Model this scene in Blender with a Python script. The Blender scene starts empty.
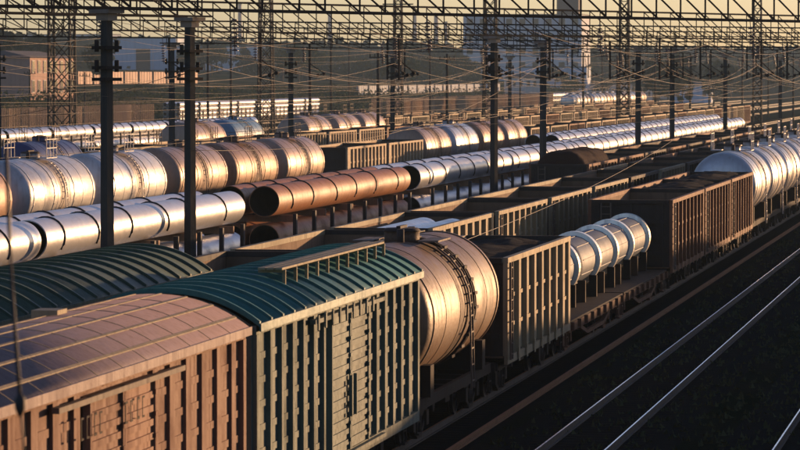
import bpy, math, random
from mathutils import Vector, Matrix, Euler
random.seed(7)
R = math.radians
S = bpy.context.scene

# ------------------------------------------------------------------ camera, sky, sun, exposure
FPX, U0, VH, CAMH = 3770.0, 1026.0, 76.0, 8.5          # focal length and vanishing point in photo pixels (800x450)
YAW = math.atan((U0 - 400) / FPX)
PITCH = math.atan((225 - VH) / FPX)
CT, ST = math.cos(YAW), math.sin(YAW)
cd = bpy.data.cameras.new('camera'); cam = bpy.data.objects.new('camera', cd)
S.collection.objects.link(cam); S.camera = cam
cam.location = (0, 0, CAMH)
cam.rotation_euler = (R(90) - PITCH, 0, YAW)
cd.sensor_width = 36; cd.lens = FPX / 800 * 36
cd.clip_start = 1; cd.clip_end = 20000
cd.dof.use_dof = True; cd.dof.focus_distance = 118; cd.dof.aperture_fstop = 4.5

SUN_AZ, SUN_EL = 32.0, 4.2                              # azimuth east of +Y (track direction), elevation
w = bpy.data.worlds.new('World'); S.world = w; w.use_nodes = True
nt = w.node_tree; nt.nodes.clear()
sky = nt.nodes.new('ShaderNodeTexSky'); sky.sky_type = 'NISHITA'; sky.sun_disc = False
sky.sun_elevation = R(SUN_EL); sky.sun_rotation = R(SUN_AZ)
sky.air_density = 0.8; sky.dust_density = 0.5; sky.ozone_density = 1.2
bg = nt.nodes.new('ShaderNodeBackground'); bg.inputs[1].default_value = 0.112
wo = nt.nodes.new('ShaderNodeOutputWorld')
tint = nt.nodes.new('ShaderNodeVectorMath'); tint.operation = 'MULTIPLY'; tint.inputs[1].default_value = (.98, 1.02, 1.48)
nt.links.new(sky.outputs[0], tint.inputs[0]); nt.links.new(tint.outputs[0], bg.inputs[0]); nt.links.new(bg.outputs[0], wo.inputs[0])
sl = bpy.data.lights.new('sun', 'SUN'); sl.energy = 5.0; sl.angle = R(0.6); sl.color = (1.0, 0.58, 0.29)
sun = bpy.data.objects.new('sun', sl); S.collection.objects.link(sun)
az, el = R(SUN_AZ), R(SUN_EL)
sd = Vector((math.sin(az) * math.cos(el), math.cos(az) * math.cos(el), math.sin(el)))
sun.rotation_euler = sd.to_track_quat('Z', 'Y').to_euler()
S.view_settings.view_transform = 'Standard'; S.view_settings.look = 'None'
S.view_settings.gamma = 1; S.view_settings.exposure = 0.5
S.view_settings.use_curve_mapping = False
S.cycles.max_bounces = 6; S.cycles.volume_bounces = 0
S.cycles.use_denoising = True

# ------------------------------------------------------------------ geometry of the view: photo pixels <-> metres
KZ = FPX / CT
def depth(u, a): return KZ * a / (U0 - u)               # camera depth of a line at lateral distance a left of the camera, seen at column u
def along(u, a): return (depth(u, a) - ST * a) / CT     # distance along the tracks
def P(u, v, z):                                         # world point at depth z
    r = (u - 400) / FPX * z
    return Vector((-ST * z + CT * r, CT * z + ST * r, CAMH - (v - VH) / FPX * z))

# ------------------------------------------------------------------ mesh builder
class MB:
    def __init__(s): s.v = []; s.f = []; s.sm = []
    def face(s, idx, sm=False): s.f.append(idx); s.sm.append(sm)
    def box(s, x0, x1, y0, y1, z0, z1):
        b = len(s.v)
        s.v += [(x0,y0,z0),(x1,y0,z0),(x1,y1,z0),(x0,y1,z0),(x0,y0,z1),(x1,y0,z1),(x1,y1,z1),(x0,y1,z1)]
        for q in ((0,3,2,1),(4,5,6,7),(0,1,5,4),(1,2,6,5),(2,3,7,6),(3,0,4,7)): s.face([b+i for i in q])
        return s
    def bar(s, p, q, w, h=None, up=(0,0,1)):            # rectangular bar between two points
        p = Vector(p); q = Vector(q); h = h or w
        d = (q - p).normalized(); up = Vector(up)
        if abs(d.dot(up)) > .98: up = Vector((1,0,0))
        r = d.cross(up).normalized(); t = r.cross(d)
        b = len(s.v)
        for c in (p, q):
            for i, j in ((-1,-1),(1,-1),(1,1),(-1,1)): s.v.append(tuple(c + r*i*w/2 + t*j*h/2))
        for k in ((0,1,2,3),(7,6,5,4),(0,4,5,1),(1,5,6,2),(2,6,7,3),(3,7,4,0)): s.face([b+i for i in k])
        return s
    def tube(s, pts, r, n=6, cap=True):
        pts = [Vector(p) for p in pts]; b = len(s.v); m = len(pts)
        rr = r if isinstance(r, (list, tuple)) else [r]*m
        for i, p in enumerate(pts):
            d = (pts[min(i+1,m-1)] - pts[max(i-1,0)]).normalized()
            up = Vector((0,0,1)) if abs(d.z) < .9 else Vector((1,0,0))
            x = d.cross(up).normalized(); y = x.cross(d)
            for k in range(n):
                a = 2*math.pi*k/n
                s.v.append(tuple(p + (x*math.cos(a) + y*math.sin(a))*rr[i]))
        for i in range(m-1):
            for k in range(n):
                s.face([b+i*n+k, b+i*n+(k+1)%n, b+(i+1)*n+(k+1)%n, b+(i+1)*n+k], True)
        if cap:
            s.face([b+k for k in range(n)][::-1]); s.face([b+(m-1)*n+k for k in range(n)])
        return s
    def lathe(s, prof, n=40, cx=0, cz=0, a0=0, a1=360, sm=True):   # prof = [(y, r)], turned about the Y axis
        full = abs(a1-a0) >= 359.9; m = n if full else n+1
        if sm:                                            # split the profile at sharp corners so long walls keep straight shading
            runs = [[prof[0]]]
            for i in range(1, len(prof)):
                if i >= 2:
                    d0 = math.atan2(prof[i-1][1]-prof[i-2][1], prof[i-1][0]-prof[i-2][0]); d1 = math.atan2(prof[i][1]-prof[i-1][1], prof[i][0]-prof[i-1][0])
                    if abs((d1-d0+math.pi) % (2*math.pi) - math.pi) > .6: runs.append([prof[i-1]])
                runs[-1].append(prof[i])
            if len(runs) > 1:
                for q in runs:
                    s.lathe(q, n, cx, cz, a0, a1, True)
                return s
        b = len(s.v)
        for (y, r) in prof:
            for k in range(m):
                a = R(a0 + (a1-a0)*k/n)
                s.v.append((cx + r*math.cos(a), y, cz + r*math.sin(a)))
        for i in range(len(prof)-1):
            for k in range(n):
                k2 = (k+1) % m if full else k+1
                s.face([b+i*m+k, b+(i+1)*m+k, b+(i+1)*m+k2, b+i*m+k2], sm)
        return s
    def disc(s, y, r, n=24, cx=0, cz=0, x=None):
        b = len(s.v)
        for k in range(n):
            a = 2*math.pi*k/n; s.v.append((cx + r*math.cos(a), y, cz + r*math.sin(a)))
        s.face([b+k for k in range(n)]); return s
    def vcyl(s, x, y, z0, z1, r, n=16, r2=None):
        return s.tube([(x,y,z0),(x,y,z1)], [r, r if r2 is None else r2], n)
    def xcyl(s, x0, x1, y, z, r, n=20):
        return s.tube([(x0,y,z),(x1,y,z)], r, n)
    def mesh(s, name):
        me = bpy.data.meshes.new(name)
        me.from_pydata(s.v, [], s.f); me.polygons.foreach_set('use_smooth', s.sm); me.update()
        return me

def link(name, data, mat=None, parent=None, loc=(0,0,0), rot=None):
    o = bpy.data.objects.new(name, data); S.collection.objects.link(o)
    o.location = loc
    if rot is not None: o.rotation_euler = rot
    if parent is not None: o.parent = parent
    if mat is not None and data is not None:
        if len(data.materials) == 0: data.materials.append(mat)
        elif data.materials[0] != mat:
            o.material_slots[0].link = 'OBJECT'; o.material_slots[0].material = mat
    return o
def tag(o, label, cat, group=None):
    o['label'] = label; o['category'] = cat
    if group: o['group'] = group
    return o
def kind(o, k): o['kind'] = k; return o
def empty(name, loc=(0,0,0), rz=0):
    o = bpy.data.objects.new(name, None); S.collection.objects.link(o)
    o.location = loc; o.rotation_euler = (0,0,rz); o.empty_display_size = .3
    return o
ORD = ['first','second','third','fourth','fifth','sixth','seventh','eighth','ninth','tenth','eleventh','twelfth','thirteenth',
       'fourteenth','fifteenth','sixteenth','seventeenth','eighteenth','nineteenth','twentieth','twenty-first','twenty-second',
       'twenty-third','twenty-fourth','twenty-fifth','twenty-sixth','twenty-seventh','twenty-eighth','twenty-ninth','thirtieth']

# ------------------------------------------------------------------ materials
def newmat(name):
    m = bpy.data.materials.new(name); m.use_nodes = True
    nt = m.node_tree; bs = nt.nodes['Principled BSDF']
    return m, nt, bs
def paint(name, col, dirt=(.05,.035,.025), rough=.55, metal=0.0, amount=.45, streak=.5, scale=1.0, vary=.12, bump=.15, spec=.4, spill=0, dent=.35):
    m, nt, bs = newmat(name); N = nt.nodes.new; L = nt.links.new
    tc = N('ShaderNodeTexCoord'); oi = N('ShaderNodeObjectInfo')
    mul = N('ShaderNodeVectorMath'); mul.operation = 'SCALE'; mul.inputs[0].default_value = (37, 91, 53); L(oi.outputs['Random'], mul.inputs['Scale'])
    add = N('ShaderNodeVectorMath'); add.operation = 'ADD'; L(tc.outputs['Object'], add.inputs[0]); L(mul.outputs[0], add.inputs[1])
    n1 = N('ShaderNodeTexNoise'); n1.inputs['Scale'].default_value = .9*scale; n1.inputs['Detail'].default_value = 8; n1.inputs['Roughness'].default_value = .62
    L(add.outputs[0], n1.inputs['Vector'])
    mp = N('ShaderNodeMapping'); mp.inputs['Scale'].default_value = (4.5*scale, 4.5*scale, .35*scale); L(add.outputs[0], mp.inputs['Vector'])
    n2 = N('ShaderNodeTexNoise'); n2.inputs['Scale'].default_value = 1.3; n2.inputs['Detail'].default_value = 6; L(mp.outputs[0], n2.inputs['Vector'])
    n3 = N('ShaderNodeTexNoise'); n3.inputs['Scale'].default_value = 9*scale; n3.inputs['Detail'].default_value = 6; n3.inputs['Roughness'].default_value = .7; L(add.outputs[0], n3.inputs['Vector'])
    r1 = N('ShaderNodeMapRange'); r1.inputs['From Min'].default_value = .48; r1.inputs['From Max'].default_value = .72; r1.inputs['To Max'].default_value = amount; L(n1.outputs[0], r1.inputs[0])
    r2 = N('ShaderNodeMapRange'); r2.inputs['From Min'].default_value = .46; r2.inputs['From Max'].default_value = .74; r2.inputs['To Max'].default_value = streak; L(n2.outputs[0], r2.inputs[0])
    mx = N('ShaderNodeMath'); mx.operation = 'MAXIMUM'; L(r1.outputs[0], mx.inputs[0]); L(r2.outputs[0], mx.inputs[1])
    r3 = N('ShaderNodeMapRange'); r3.inputs['From Min'].default_value = .3; r3.inputs['From Max'].default_value = .75; r3.inputs['To Min'].default_value = .55; r3.inputs['To Max'].default_value = 1.25; L(n3.outputs[0], r3.inputs[0])
    if spill:                                             # streaks of spilt cargo running down from the filling dome
        sx_ = N('ShaderNodeSeparateXYZ'); L(tc.outputs['Object'], sx_.inputs[0])
        ab = N('ShaderNodeMath'); ab.operation = 'ABSOLUTE'; L(sx_.outputs['Y'], ab.inputs[0])
        m3 = N('ShaderNodeMapping'); m3.inputs['Scale'].default_value = (.4, 3.2, .4); L(add.outputs[0], m3.inputs['Vector'])
        n4 = N('ShaderNodeTexNoise'); n4.inputs['Scale'].default_value = 1.5; n4.inputs['Detail'].default_value = 5; L(m3.outputs[0], n4.inputs['Vector'])
        sm = N('ShaderNodeMath'); sm.operation = 'MULTIPLY_ADD'; L(n4.outputs[0], sm.inputs[0]); sm.inputs[1].default_value = -3.2; L(ab.outputs[0], sm.inputs[2])
        sr = N('ShaderNodeMapRange'); sr.inputs['From Min'].default_value = -1.0; sr.inputs['From Max'].default_value = -.4; sr.inputs['To Min'].default_value = spill; sr.inputs['To Max'].default_value = 0; L(sm.outputs[0], sr.inputs[0])
        mx2 = N('ShaderNodeMath'); mx2.operation = 'MAXIMUM'; L(mx.outputs[0], mx2.inputs[0]); L(sr.outputs[0], mx2.inputs[1]); mx = mx2
    fm = N('ShaderNodeMath'); fm.operation = 'MULTIPLY'; fm.use_clamp = True; L(mx.outputs[0], fm.inputs[0]); L(r3.outputs[0], fm.inputs[1])
    hs = N('ShaderNodeHueSaturation'); hs.inputs['Color'].default_value = (*col, 1)
    vr = N('ShaderNodeMapRange'); vr.inputs['To Min'].default_value = 1-vary; vr.inputs['To Max'].default_value = 1+vary; L(oi.outputs['Random'], vr.inputs[0]); L(vr.outputs[0], hs.inputs['Value'])
    mc = N('ShaderNodeMix'); mc.data_type = 'RGBA'; L(fm.outputs[0], mc.inputs[0]); L(hs.outputs[0], mc.inputs[6]); mc.inputs[7].default_value = (*dirt, 1)
    L(mc.outputs[2], bs.inputs['Base Color'])
    rr = N('ShaderNodeMapRange'); rr.inputs['To Min'].default_value = rough; rr.inputs['To Max'].default_value = min(1, rough+.35); L(fm.outputs[0], rr.inputs[0]); L(rr.outputs[0], bs.inputs['Roughness'])
    if metal > 0:
        rm = N('ShaderNodeMapRange'); rm.inputs['To Min'].default_value = metal; rm.inputs['To Max'].default_value = metal*.3; L(fm.outputs[0], rm.inputs[0]); L(rm.outputs[0], bs.inputs['Metallic'])
    bs.inputs['Specular IOR Level'].default_value = spec
    if bump:
        bp = N('ShaderNodeBump'); bp.inputs['Strength'].default_value = bump; bp.inputs['Distance'].default_value = .03; L(n3.outputs[0], bp.inputs['Height']); L(bp.outputs[0], bs.inputs['Normal'])
        b2 = N('ShaderNodeBump'); b2.inputs['Strength'].default_value = dent; b2.inputs['Distance'].default_value = .10; L(n1.outputs[0], b2.inputs['Height']); L(b2.outputs[0], bp.inputs['Normal'])
    return m
RUST = (.13,.045,.018)
M = {}
M['pink_wall'] = paint('pink_wall', (.26,.135,.085), (.10,.05,.035), .65, amount=.7, streak=.7, spec=.08)
M['pink_roof'] = paint('pink_roof', (.22,.15,.135), (.11,.07,.06), .6, .0, scale=1.3, spec=.15)
M['teal_wall'] = paint('teal_wall', (.115,.145,.115), (.05,.055,.045), .6, amount=.7, streak=.7, spec=.08)
M['teal_roof'] = paint('teal_roof', (.035,.145,.125), (.02,.05,.05), .5, spec=.25)
M['teal_door'] = paint('teal_door', (.095,.14,.12), (.06,.06,.05), .55, spec=.08)
M['green_roof'] = paint('green_roof', (.05,.08,.05), (.02,.03,.025), .55, spec=.2)
M['green_wall'] = paint('green_wall', (.20,.16,.09), (.05,.045,.03), .6, spec=.08)
M['tan_tank'] = paint('tan_tank', (.21,.12,.065), (.075,.04,.022), .46, .1, amount=.9, streak=.85, spill=.9, spec=.3)
M['beige_tank'] = paint('beige_tank', (.38,.25,.17), (.16,.09,.06), .38, .25, spill=.9)
M['brown_tank'] = paint('brown_tank', (.33,.18,.10), (.09,.045,.03), .42, .25, amount=.7, streak=.7, spill=.9)
M['white_tank'] = paint('white_tank', (.55,.54,.52), (.20,.15,.12), .35, .3, spill=.9)
M['silver_tank'] = paint('silver_tank', (.52,.50,.48), (.2,.15,.11), .3, .6, streak=.35, spill=.6)
M['blue_tank'] = paint('blue_tank', (.03,.04,.13), (.04,.04,.08), .4)
M['cyan_tank'] = paint('cyan_tank', (.10,.22,.32), (.06,.09,.11), .42)
M['tank_green'] = paint('tank_green', (.05,.10,.09), (.03,.04,.04), .5)
M['gon_tan'] = paint('gon_tan', (.31,.245,.145), (.10,.055,.03), .6, spec=.08)
M['gon_olive'] = paint('gon_olive', (.27,.22,.13), (.08,.05,.03), .6, spec=.08)
M['gon_rust'] = paint('gon_rust', (.22,.10,.055), (.07,.03,.02), .65, spec=.08)
M['gon_pale'] = paint('gon_pale', (.45,.34,.21), (.16,.09,.05), .6, spec=.08)
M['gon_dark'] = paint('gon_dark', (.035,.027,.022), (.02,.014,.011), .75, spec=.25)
M['inside'] = paint('inside', (.20,.12,.07), (.05,.03,.022), .75, spec=.08)
M['under'] = paint('under', (.035,.027,.022), (.06,.035,.02), .75, spec=.08)
M['under_rust'] = paint('under_rust', (.17,.075,.04), (.05,.028,.018), .7, spec=.08)
M['wheel'] = paint('wheel', (.06,.045,.038), (.03,.02,.015), .5, .5)
M['silver_pipe'] = paint('silver_pipe', (.58,.58,.58), (.22,.15,.10), .34, .45, amount=.3, streak=.15, bump=.03, vary=.05)
M['grey_pipe'] = paint('grey_pipe', (.50,.50,.50), (.2,.15,.11), .3, .8, amount=.35, streak=.2, bump=.04)
M['rust_pipe'] = paint('rust_pipe', (.38,.14,.045), (.13,.045,.018), .5, .0, amount=.7, streak=.35, spec=.25)
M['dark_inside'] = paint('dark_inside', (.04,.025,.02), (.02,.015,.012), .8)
M['strap'] = paint('strap', (.03,.025,.022), (.05,.03,.02), .6, bump=0)
M['stake'] = paint('stake', (.035,.03,.027), (.05,.03,.02), .75)
M['drum'] = paint('drum', (.10,.13,.17), (.04,.045,.05), .6, .0, spec=.25, amount=.3, streak=.2)
M['ring'] = paint('ring', (.85,.82,.70), (.3,.25,.18), .3, .4, amount=.3)
M['coal'] = paint('coal', (.018,.016,.015), (.03,.022,.018), .9, bump=1.0, scale=2.5, spec=.08)
M['ore'] = paint('ore', (.03,.012,.009), (.018,.009,.007), .9, bump=1.0, scale=2.5, spec=.08)
M['rail_side'] = paint('rail_side', (.014,.012,.011), (.05,.03,.02), .7)
M['rail_top'] = paint('rail_top', (.72,.74,.78), (.5,.5,.5), .22, 1.0, amount=.3, streak=0, bump=0)
M['rust_rail'] = paint('rust_rail', (.27,.125,.055), (.13,.06,.03), .8, spec=.1)
M['sleeper'] = paint('sleeper', (.02,.018,.016), (.02,.02,.018), 1.0, spec=0)
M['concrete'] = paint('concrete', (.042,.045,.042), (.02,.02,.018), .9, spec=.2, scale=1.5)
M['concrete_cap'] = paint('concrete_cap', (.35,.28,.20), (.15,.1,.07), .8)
M['steel_dark'] = paint('steel_dark', (.022,.019,.017), (.035,.02,.013), .85, spec=.15, bump=0)
M['insulator'] = paint('insulator', (.10,.05,.035), (.05,.03,.02), .25, bump=0)
M['wire'] = paint('wire', (.13,.10,.07), (.08,.05,.035), .6, .1, bump=0)
M['ladder'] = paint('ladder', (.16,.12,.09), (.06,.04,.03), .6, bump=0, spec=.08)
M['ladder_pale'] = paint('ladder_pale', (.45,.42,.38), (.2,.14,.1), .5, bump=0)
M['leaf'] = paint('leaf', (.075,.078,.028), (.035,.045,.018), 1.0, spec=0, vary=.35, scale=.3)
M['leaf_dark'] = paint('leaf_dark', (.055,.062,.030), (.03,.036,.018), 1.0, spec=0, vary=.3, scale=.3)
M['bark'] = paint('bark', (.08,.055,.04), (.04,.03,.02), .9)
M['plaster_pink'] = paint('plaster_pink', (.45,.27,.20), (.25,.15,.11), .85, scale=.3)
M['plaster_white'] = paint('plaster_white', (.62,.58,.52), (.35,.3,.26), .85, scale=.3)
M['panel_blue'] = paint('panel_blue', (.42,.52,.62), (.25,.3,.35), .7, scale=.2)
M['panel_grey'] = paint('panel_grey', (.55,.58,.60), (.38,.4,.42), .8, scale=.15)
M['roof_dark'] = paint('roof_dark', (.06,.05,.05), (.04,.035,.03), .8)
M['fence_tan'] = paint('fence_tan', (.50,.30,.20), (.28,.16,.1), .7, scale=.4)
M['timber'] = paint('timber', (.34,.20,.11), (.12,.07,.04), .8)
g, gt, gb = newmat('window_glass'); gb.inputs['Base Color'].default_value = (.03,.035,.045,1); gb.inputs['Roughness'].default_value = .12; M['glass'] = g

def ground_mat():
    m, nt, bs = newmat('yard_ground'); N = nt.nodes.new; L = nt.links.new
    tc = N('ShaderNodeTexCoord')
    n1 = N('ShaderNodeTexNoise'); n1.inputs['Scale'].default_value = .12; n1.inputs['Detail'].default_value = 9; L(tc.outputs['Object'], n1.inputs['Vector'])
    n2 = N('ShaderNodeTexNoise'); n2.inputs['Scale'].default_value = 5; n2.inputs['Detail'].default_value = 9; n2.inputs['Roughness'].default_value = .75; L(tc.outputs['Object'], n2.inputs['Vector'])
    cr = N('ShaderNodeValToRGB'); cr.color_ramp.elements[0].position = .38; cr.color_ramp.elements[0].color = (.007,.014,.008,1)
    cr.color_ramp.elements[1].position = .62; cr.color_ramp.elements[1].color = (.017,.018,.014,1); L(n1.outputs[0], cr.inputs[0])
    mr = N('ShaderNodeMapRange'); mr.inputs['From Min'].default_value = .3; mr.inputs['From Max'].default_value = .7; mr.inputs['To Min'].default_value = .5; mr.inputs['To Max'].default_value = 1.6; L(n2.outputs[0], mr.inputs[0])
    vm = N('ShaderNodeVectorMath'); vm.operation = 'SCALE'; L(cr.outputs[0], vm.inputs[0]); L(mr.outputs[0], vm.inputs['Scale'])
    L(vm.outputs[0], bs.inputs['Base Color']); bs.inputs['Roughness'].default_value = 1; bs.inputs['Specular IOR Level'].default_value = 0
    bp = N('ShaderNodeBump'); bp.inputs['Strength'].default_value = .8; bp.inputs['Distance'].default_value = .06; L(n2.outputs[0], bp.inputs['Height']); L(bp.outputs[0], bs.inputs['Normal'])
    return m
M['ground'] = ground_mat()
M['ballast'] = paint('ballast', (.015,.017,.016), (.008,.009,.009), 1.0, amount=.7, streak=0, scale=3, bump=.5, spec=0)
def hill_mat():
    m, nt, bs = newmat('hillside'); N = nt.nodes.new; L = nt.links.new
    tc = N('ShaderNodeTexCoord')
    n1 = N('ShaderNodeTexNoise'); n1.inputs['Scale'].default_value = .02; n1.inputs['Detail'].default_value = 9; L(tc.outputs['Object'], n1.inputs['Vector'])
    cr = N('ShaderNodeValToRGB'); cr.color_ramp.elements[0].position = .4; cr.color_ramp.elements[0].color = (.028,.040,.018,1)
    cr.color_ramp.elements[1].position = .62; cr.color_ramp.elements[1].color = (.09,.075,.04,1); L(n1.outputs[0], cr.inputs[0])
    L(cr.outputs[0], bs.inputs['Base Color']); bs.inputs['Roughness'].default_value = 1; bs.inputs['Specular IOR Level'].default_value = 0
    return m
M['hill'] = hill_mat()

# ------------------------------------------------------------------ terrain
def ss(t): t = max(0, min(1, t)); return t*t*(3-2*t)
def terr(x, y):
    a = -x
    h = 5.0*ss((a-146)/20) + 1.6*ss((a-170)/40) + 4*ss((a-215)/90) + 12*ss((a-300)/450)
    if x > 2: return (4.5+.55*math.sin(y*.11)+.4*math.sin(y*.043+1))*ss((x-4)/6)  # unseen bank on the right, added to put the train's lower parts in shade
    h2 = 16*ss((y-1300)/1500)
    return max(h, h2) + (1.2*math.sin(x*.011+1)*math.sin(y*.006) if (a > 330 or y > 1500) else 0)
def grid(xs, ys, zf, name):
    mb = MB(); n = len(ys)
    for x in xs:
        for y in ys: mb.v.append((x, y, zf(x, y)))
    for i in range(len(xs)-1):
        for j in range(n-1): mb.face([i*n+j, (i+1)*n+j, (i+1)*n+j+1, i*n+j+1], True)
    return mb.mesh(name)
xs = [-3000,-2400,-1900,-1500] + [-1200+40*i for i in range(22)] + [-330+10*i for i in range(22)] + [-110,-70,-30,0,3,5,6,7,8,9,10,12,30,100,300,700,1500,3000]
ys = [-400,-100,-40] + [8*i for i in range(80)] + [650,700,900,1100,1300] + [1400+100*i for i in range(17)] + [3400,4200,5500,8000]
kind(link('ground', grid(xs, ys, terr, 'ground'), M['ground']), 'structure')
# hillside soil sheet above the bank beyond the yard
xh = [x for x in xs if x <= -150]
kind(link('hillside', grid(xh, [y for y in ys if y >= 0], lambda x, y: terr(x, y)+.03, 'hillside'), M['hill']), 'structure')

# ------------------------------------------------------------------ tracks
def track(a, y0, y1, rust=False, sleepers=True):
    root = kind(empty('railway_track', (-a, 0, 0)), 'structure')
    for sx in (-.76, .76):
        mb = MB(); mb.box(sx-.065, sx+.065, y0, y1, .03, .055); mb.box(sx-.012, sx+.012, y0, y1, .055, .17); mb.box(sx-.027, sx+.027, y0, y1, .17, .197)
        link('rail', mb.mesh('rail'), M['rail_side'], root)
        mt = MB().box(sx-.017, sx+.017, y0, y1, .1975, .2005)
        link('rail_head', mt.mesh('rail_head'), M['rust_rail'] if rust else M['rail_top'], root)
    if sleepers:
        mb = MB(); y = y0
        while y < min(y1, 330):
            mb.box(-1.35, 1.35, y-.12, y+.12, -.05, .020); y += .62
        link('sleepers', mb.mesh('sleepers'), M['sleeper'], root)
TR = {'m2': -.4, 'm1': 4.75, 't0': 9.95, 't1': 14.6, 't2': 19.4, 't3': 24.2, 't4': 30.2, 't4b': 35.2, 't5': 45.0, 't6': 58.5, 't7': 68, 't7b': 73, 't8': 88, 't9': 120, 't10': 134, 't11': 127, 't12': 96}
for k, a in TR.items(): track(a, 20 if a < 40 else (780 if a in (96, 127) else 120), 1300, rust=(k not in ('m2','m1','t0')), sleepers=9 < a < 40)
# ballast shoulders, low flat beds
for a in (4.75, 9.95, 14.6, 19.4, 24.2, 30.2, 35.2):
    mb = MB(); z = .014
    mb.v += [(-a-2.1,20,.004),(-a-1.6,20,z),(-a+1.6,20,z),(-a+2.1,20,.004),(-a-2.1,1100,.004),(-a-1.6,1100,z),(-a+1.6,1100,z),(-a+2.1,1100,.004)]
    for i in range(3): mb.face([i, i+1, i+5, i+4])
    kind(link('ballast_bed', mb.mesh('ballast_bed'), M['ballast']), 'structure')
# spare rusty rail lying by the first train
mb = MB(); ax = 12.72
mb.box(-ax-.07, -ax+.07, 42, 420, .02, .05); mb.box(-ax-.012, -ax+.012, 42, 420, .05, .11); mb.box(-ax-.036, -ax+.036, 42, 420, .11, .15)
tag(link('spare_rail', mb.mesh('spare_rail'), M['rust_rail']), 'long orange rusty rail lying on the dark ground beside the nearest train', 'rail')

# ------------------------------------------------------------------ rolling stock specs: (name, mesh, role, loc, parent index or None)
def wheelset_mesh():
    mb = MB(); mb.xcyl(-.9, .9, 0, 0, .08, 8)
    for sx in (-1, 1):
        pr = [(.685,.05),(.685,.50),(.72,.50),(.72,.475),(.82,.475),(.82,.41),(.79,.38),(.78,.16),(.84,.13),(.84,.02)]
        b = len(mb.v); n = 24
        for (x, r) in pr:
            for k in range(n):
                t = 2*math.pi*k/n; mb.v.append((sx*x, r*math.cos(t), r*math.sin(t)))
        for i in range(len(pr)-1):
            for k in range(n):
                q = [b+i*n+k, b+i*n+(k+1)%n, b+(i+1)*n+(k+1)%n, b+(i+1)*n+k]
                mb.face(q if sx > 0 else q[::-1], False)
    return mb.mesh('wheelset')
WS = wheelset_mesh()
def bogie_mb(wheels=False):
    mb = MB()
    for sx in (-1, 1):
        x0, x1 = (sx*1.0-.07, sx*1.0+.07)
        mb.box(x0, x1, -1.15, 1.15, .86, .98)                       # top bar
        for sy in (-1, 1):
            mb.box(x0-.04, x1+.04, sy*.925-.17, sy*.925+.17, .52, .86)   # axle box
            mb.bar((sx*1.0, sy*.75, .6), (sx*1.0, sy*.3, .38), .12, .12)
            mb.bar((sx*1.0, sy*.75, .92), (sx*1.0, sy*.35, .80), .12, .12)
        mb.box(x0, x1, -.35, .35, .30, .42)
        for k in (-.2, 0, .2): mb.vcyl(sx*1.0, k, .42, .82, .085, 8)  # springs
        mb.box(x0-.03, x1+.03, -.3, .3, .80, .96)
    mb.box(-1.1, 1.1, -.2, .2, .82, 1.02)
    if wheels:
        for sy in (-1, 1):
            for sx in (-1, 1): mb.xcyl(sx*.70, sx*.82, sy*.925, .675, .475, 14)
            mb.xcyl(-.8, .8, sy*.925, .675, .08, 6)
    return mb
BOG, BOGF = bogie_mb().mesh('bogie'), bogie_mb(True).mesh('bogie')
def coupler_mesh():
    mb = MB(); mb.box(-.09, .09, -.05, .62, 1.0, 1.18); mb.box(-.2, .14, .42, .66, .95, 1.25); mb.box(-.2, -.1, .66, .78, .97, 1.22)
    for sx in (-.5, .5): mb.tube([(sx*.5,0,1.02),(sx*.55,.22,.75),(sx*.3,.4,.55)], .03, 6)
    return mb.mesh('coupler')
COUP = coupler_mesh()
def add_run(sp, L, bdist, far):
    for sy in (-1, 1):
        i = len(sp)
        sp.append(('bogie', BOGF if far else BOG, 'under', (0, sy*bdist, 0), None, 0))
        if not far:
            for q in (-1, 1): sp.append(('wheelset', WS, 'wheel', (0, q*.925, .675), i, 0))
    if not far:
        sp.append(('coupler', COUP, 'under', (0, L/2-.12, 0), None, 0)); sp.append(('coupler', COUP, 'under', (0, -L/2+.12, 0), None, math.pi))
def brake_mb(mb, x):                                               # small things hanging below the sill
    mb.xcyl(x-.3, x+.3, -1.5, .85, .18, 10); mb.box(x-.15, x+.25, .6, 1.3, .7, 1.0); mb.tube([(x,-3.4,.9),(x,3.4,.9)], .03, 5)
def underframe(L, W=1.3, z=1.08, t=.28, stirrups=True):
    mb = MB(); mb.box(-.25, .25, -L/2, L/2, z-.12, z+t-.002)
    for sx in (-1, 1): mb.box(sx*W-.06, sx*W+.06, -L/2, L/2, z, z+t)
    for sy in (-1, 1): mb.box(-W, W, sy*L/2-.12, sy*L/2+.12, z-.05, z+t+.004)
    y = -L/2+1.2
    while y < L/2-1: mb.box(-W+.05, W-.05, y-.07, y+.07, z+.02, z+t-.02); y += 1.5
    brake_mb(mb, .7)
    if stirrups:
        for sx in (-1, 1):
            for sy in (-1, 1):
                y = sy*(L/2-.55); mb.bar((sx*(W+.1), y-.2, z), (sx*(W+.1), y-.2, .55), .04); mb.bar((sx*(W+.1), y+.2, z), (sx*(W+.1), y+.2, .55), .04)
                mb.box(sx*(W+.1)-.06, sx*(W+.1)+.06, y-.24, y+.24, .53, .57); mb.box(sx*(W+.1)-.02, sx*(W+.1)+.02, y-.24, y+.24, .8, .83)
    return mb
def ladder_mb(x, y, z0, z1, w=.42, axis='y', r=.02, n=None):
    mb = MB(); n = n or int((z1-z0)/.3)
    def pt(s, z): return (x, y+s, z) if axis == 'y' else (x+s, y, z)
    for s in (-w/2, w/2): mb.bar(pt(s, z0), pt(s, z1), r*2.4)
    for i in range(n+1): z = z0 + (z1-z0)*(i+.5)/(n+1); mb.bar(pt(-w/2, z), pt(w/2, z), r*1.6)
    return mb

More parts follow.
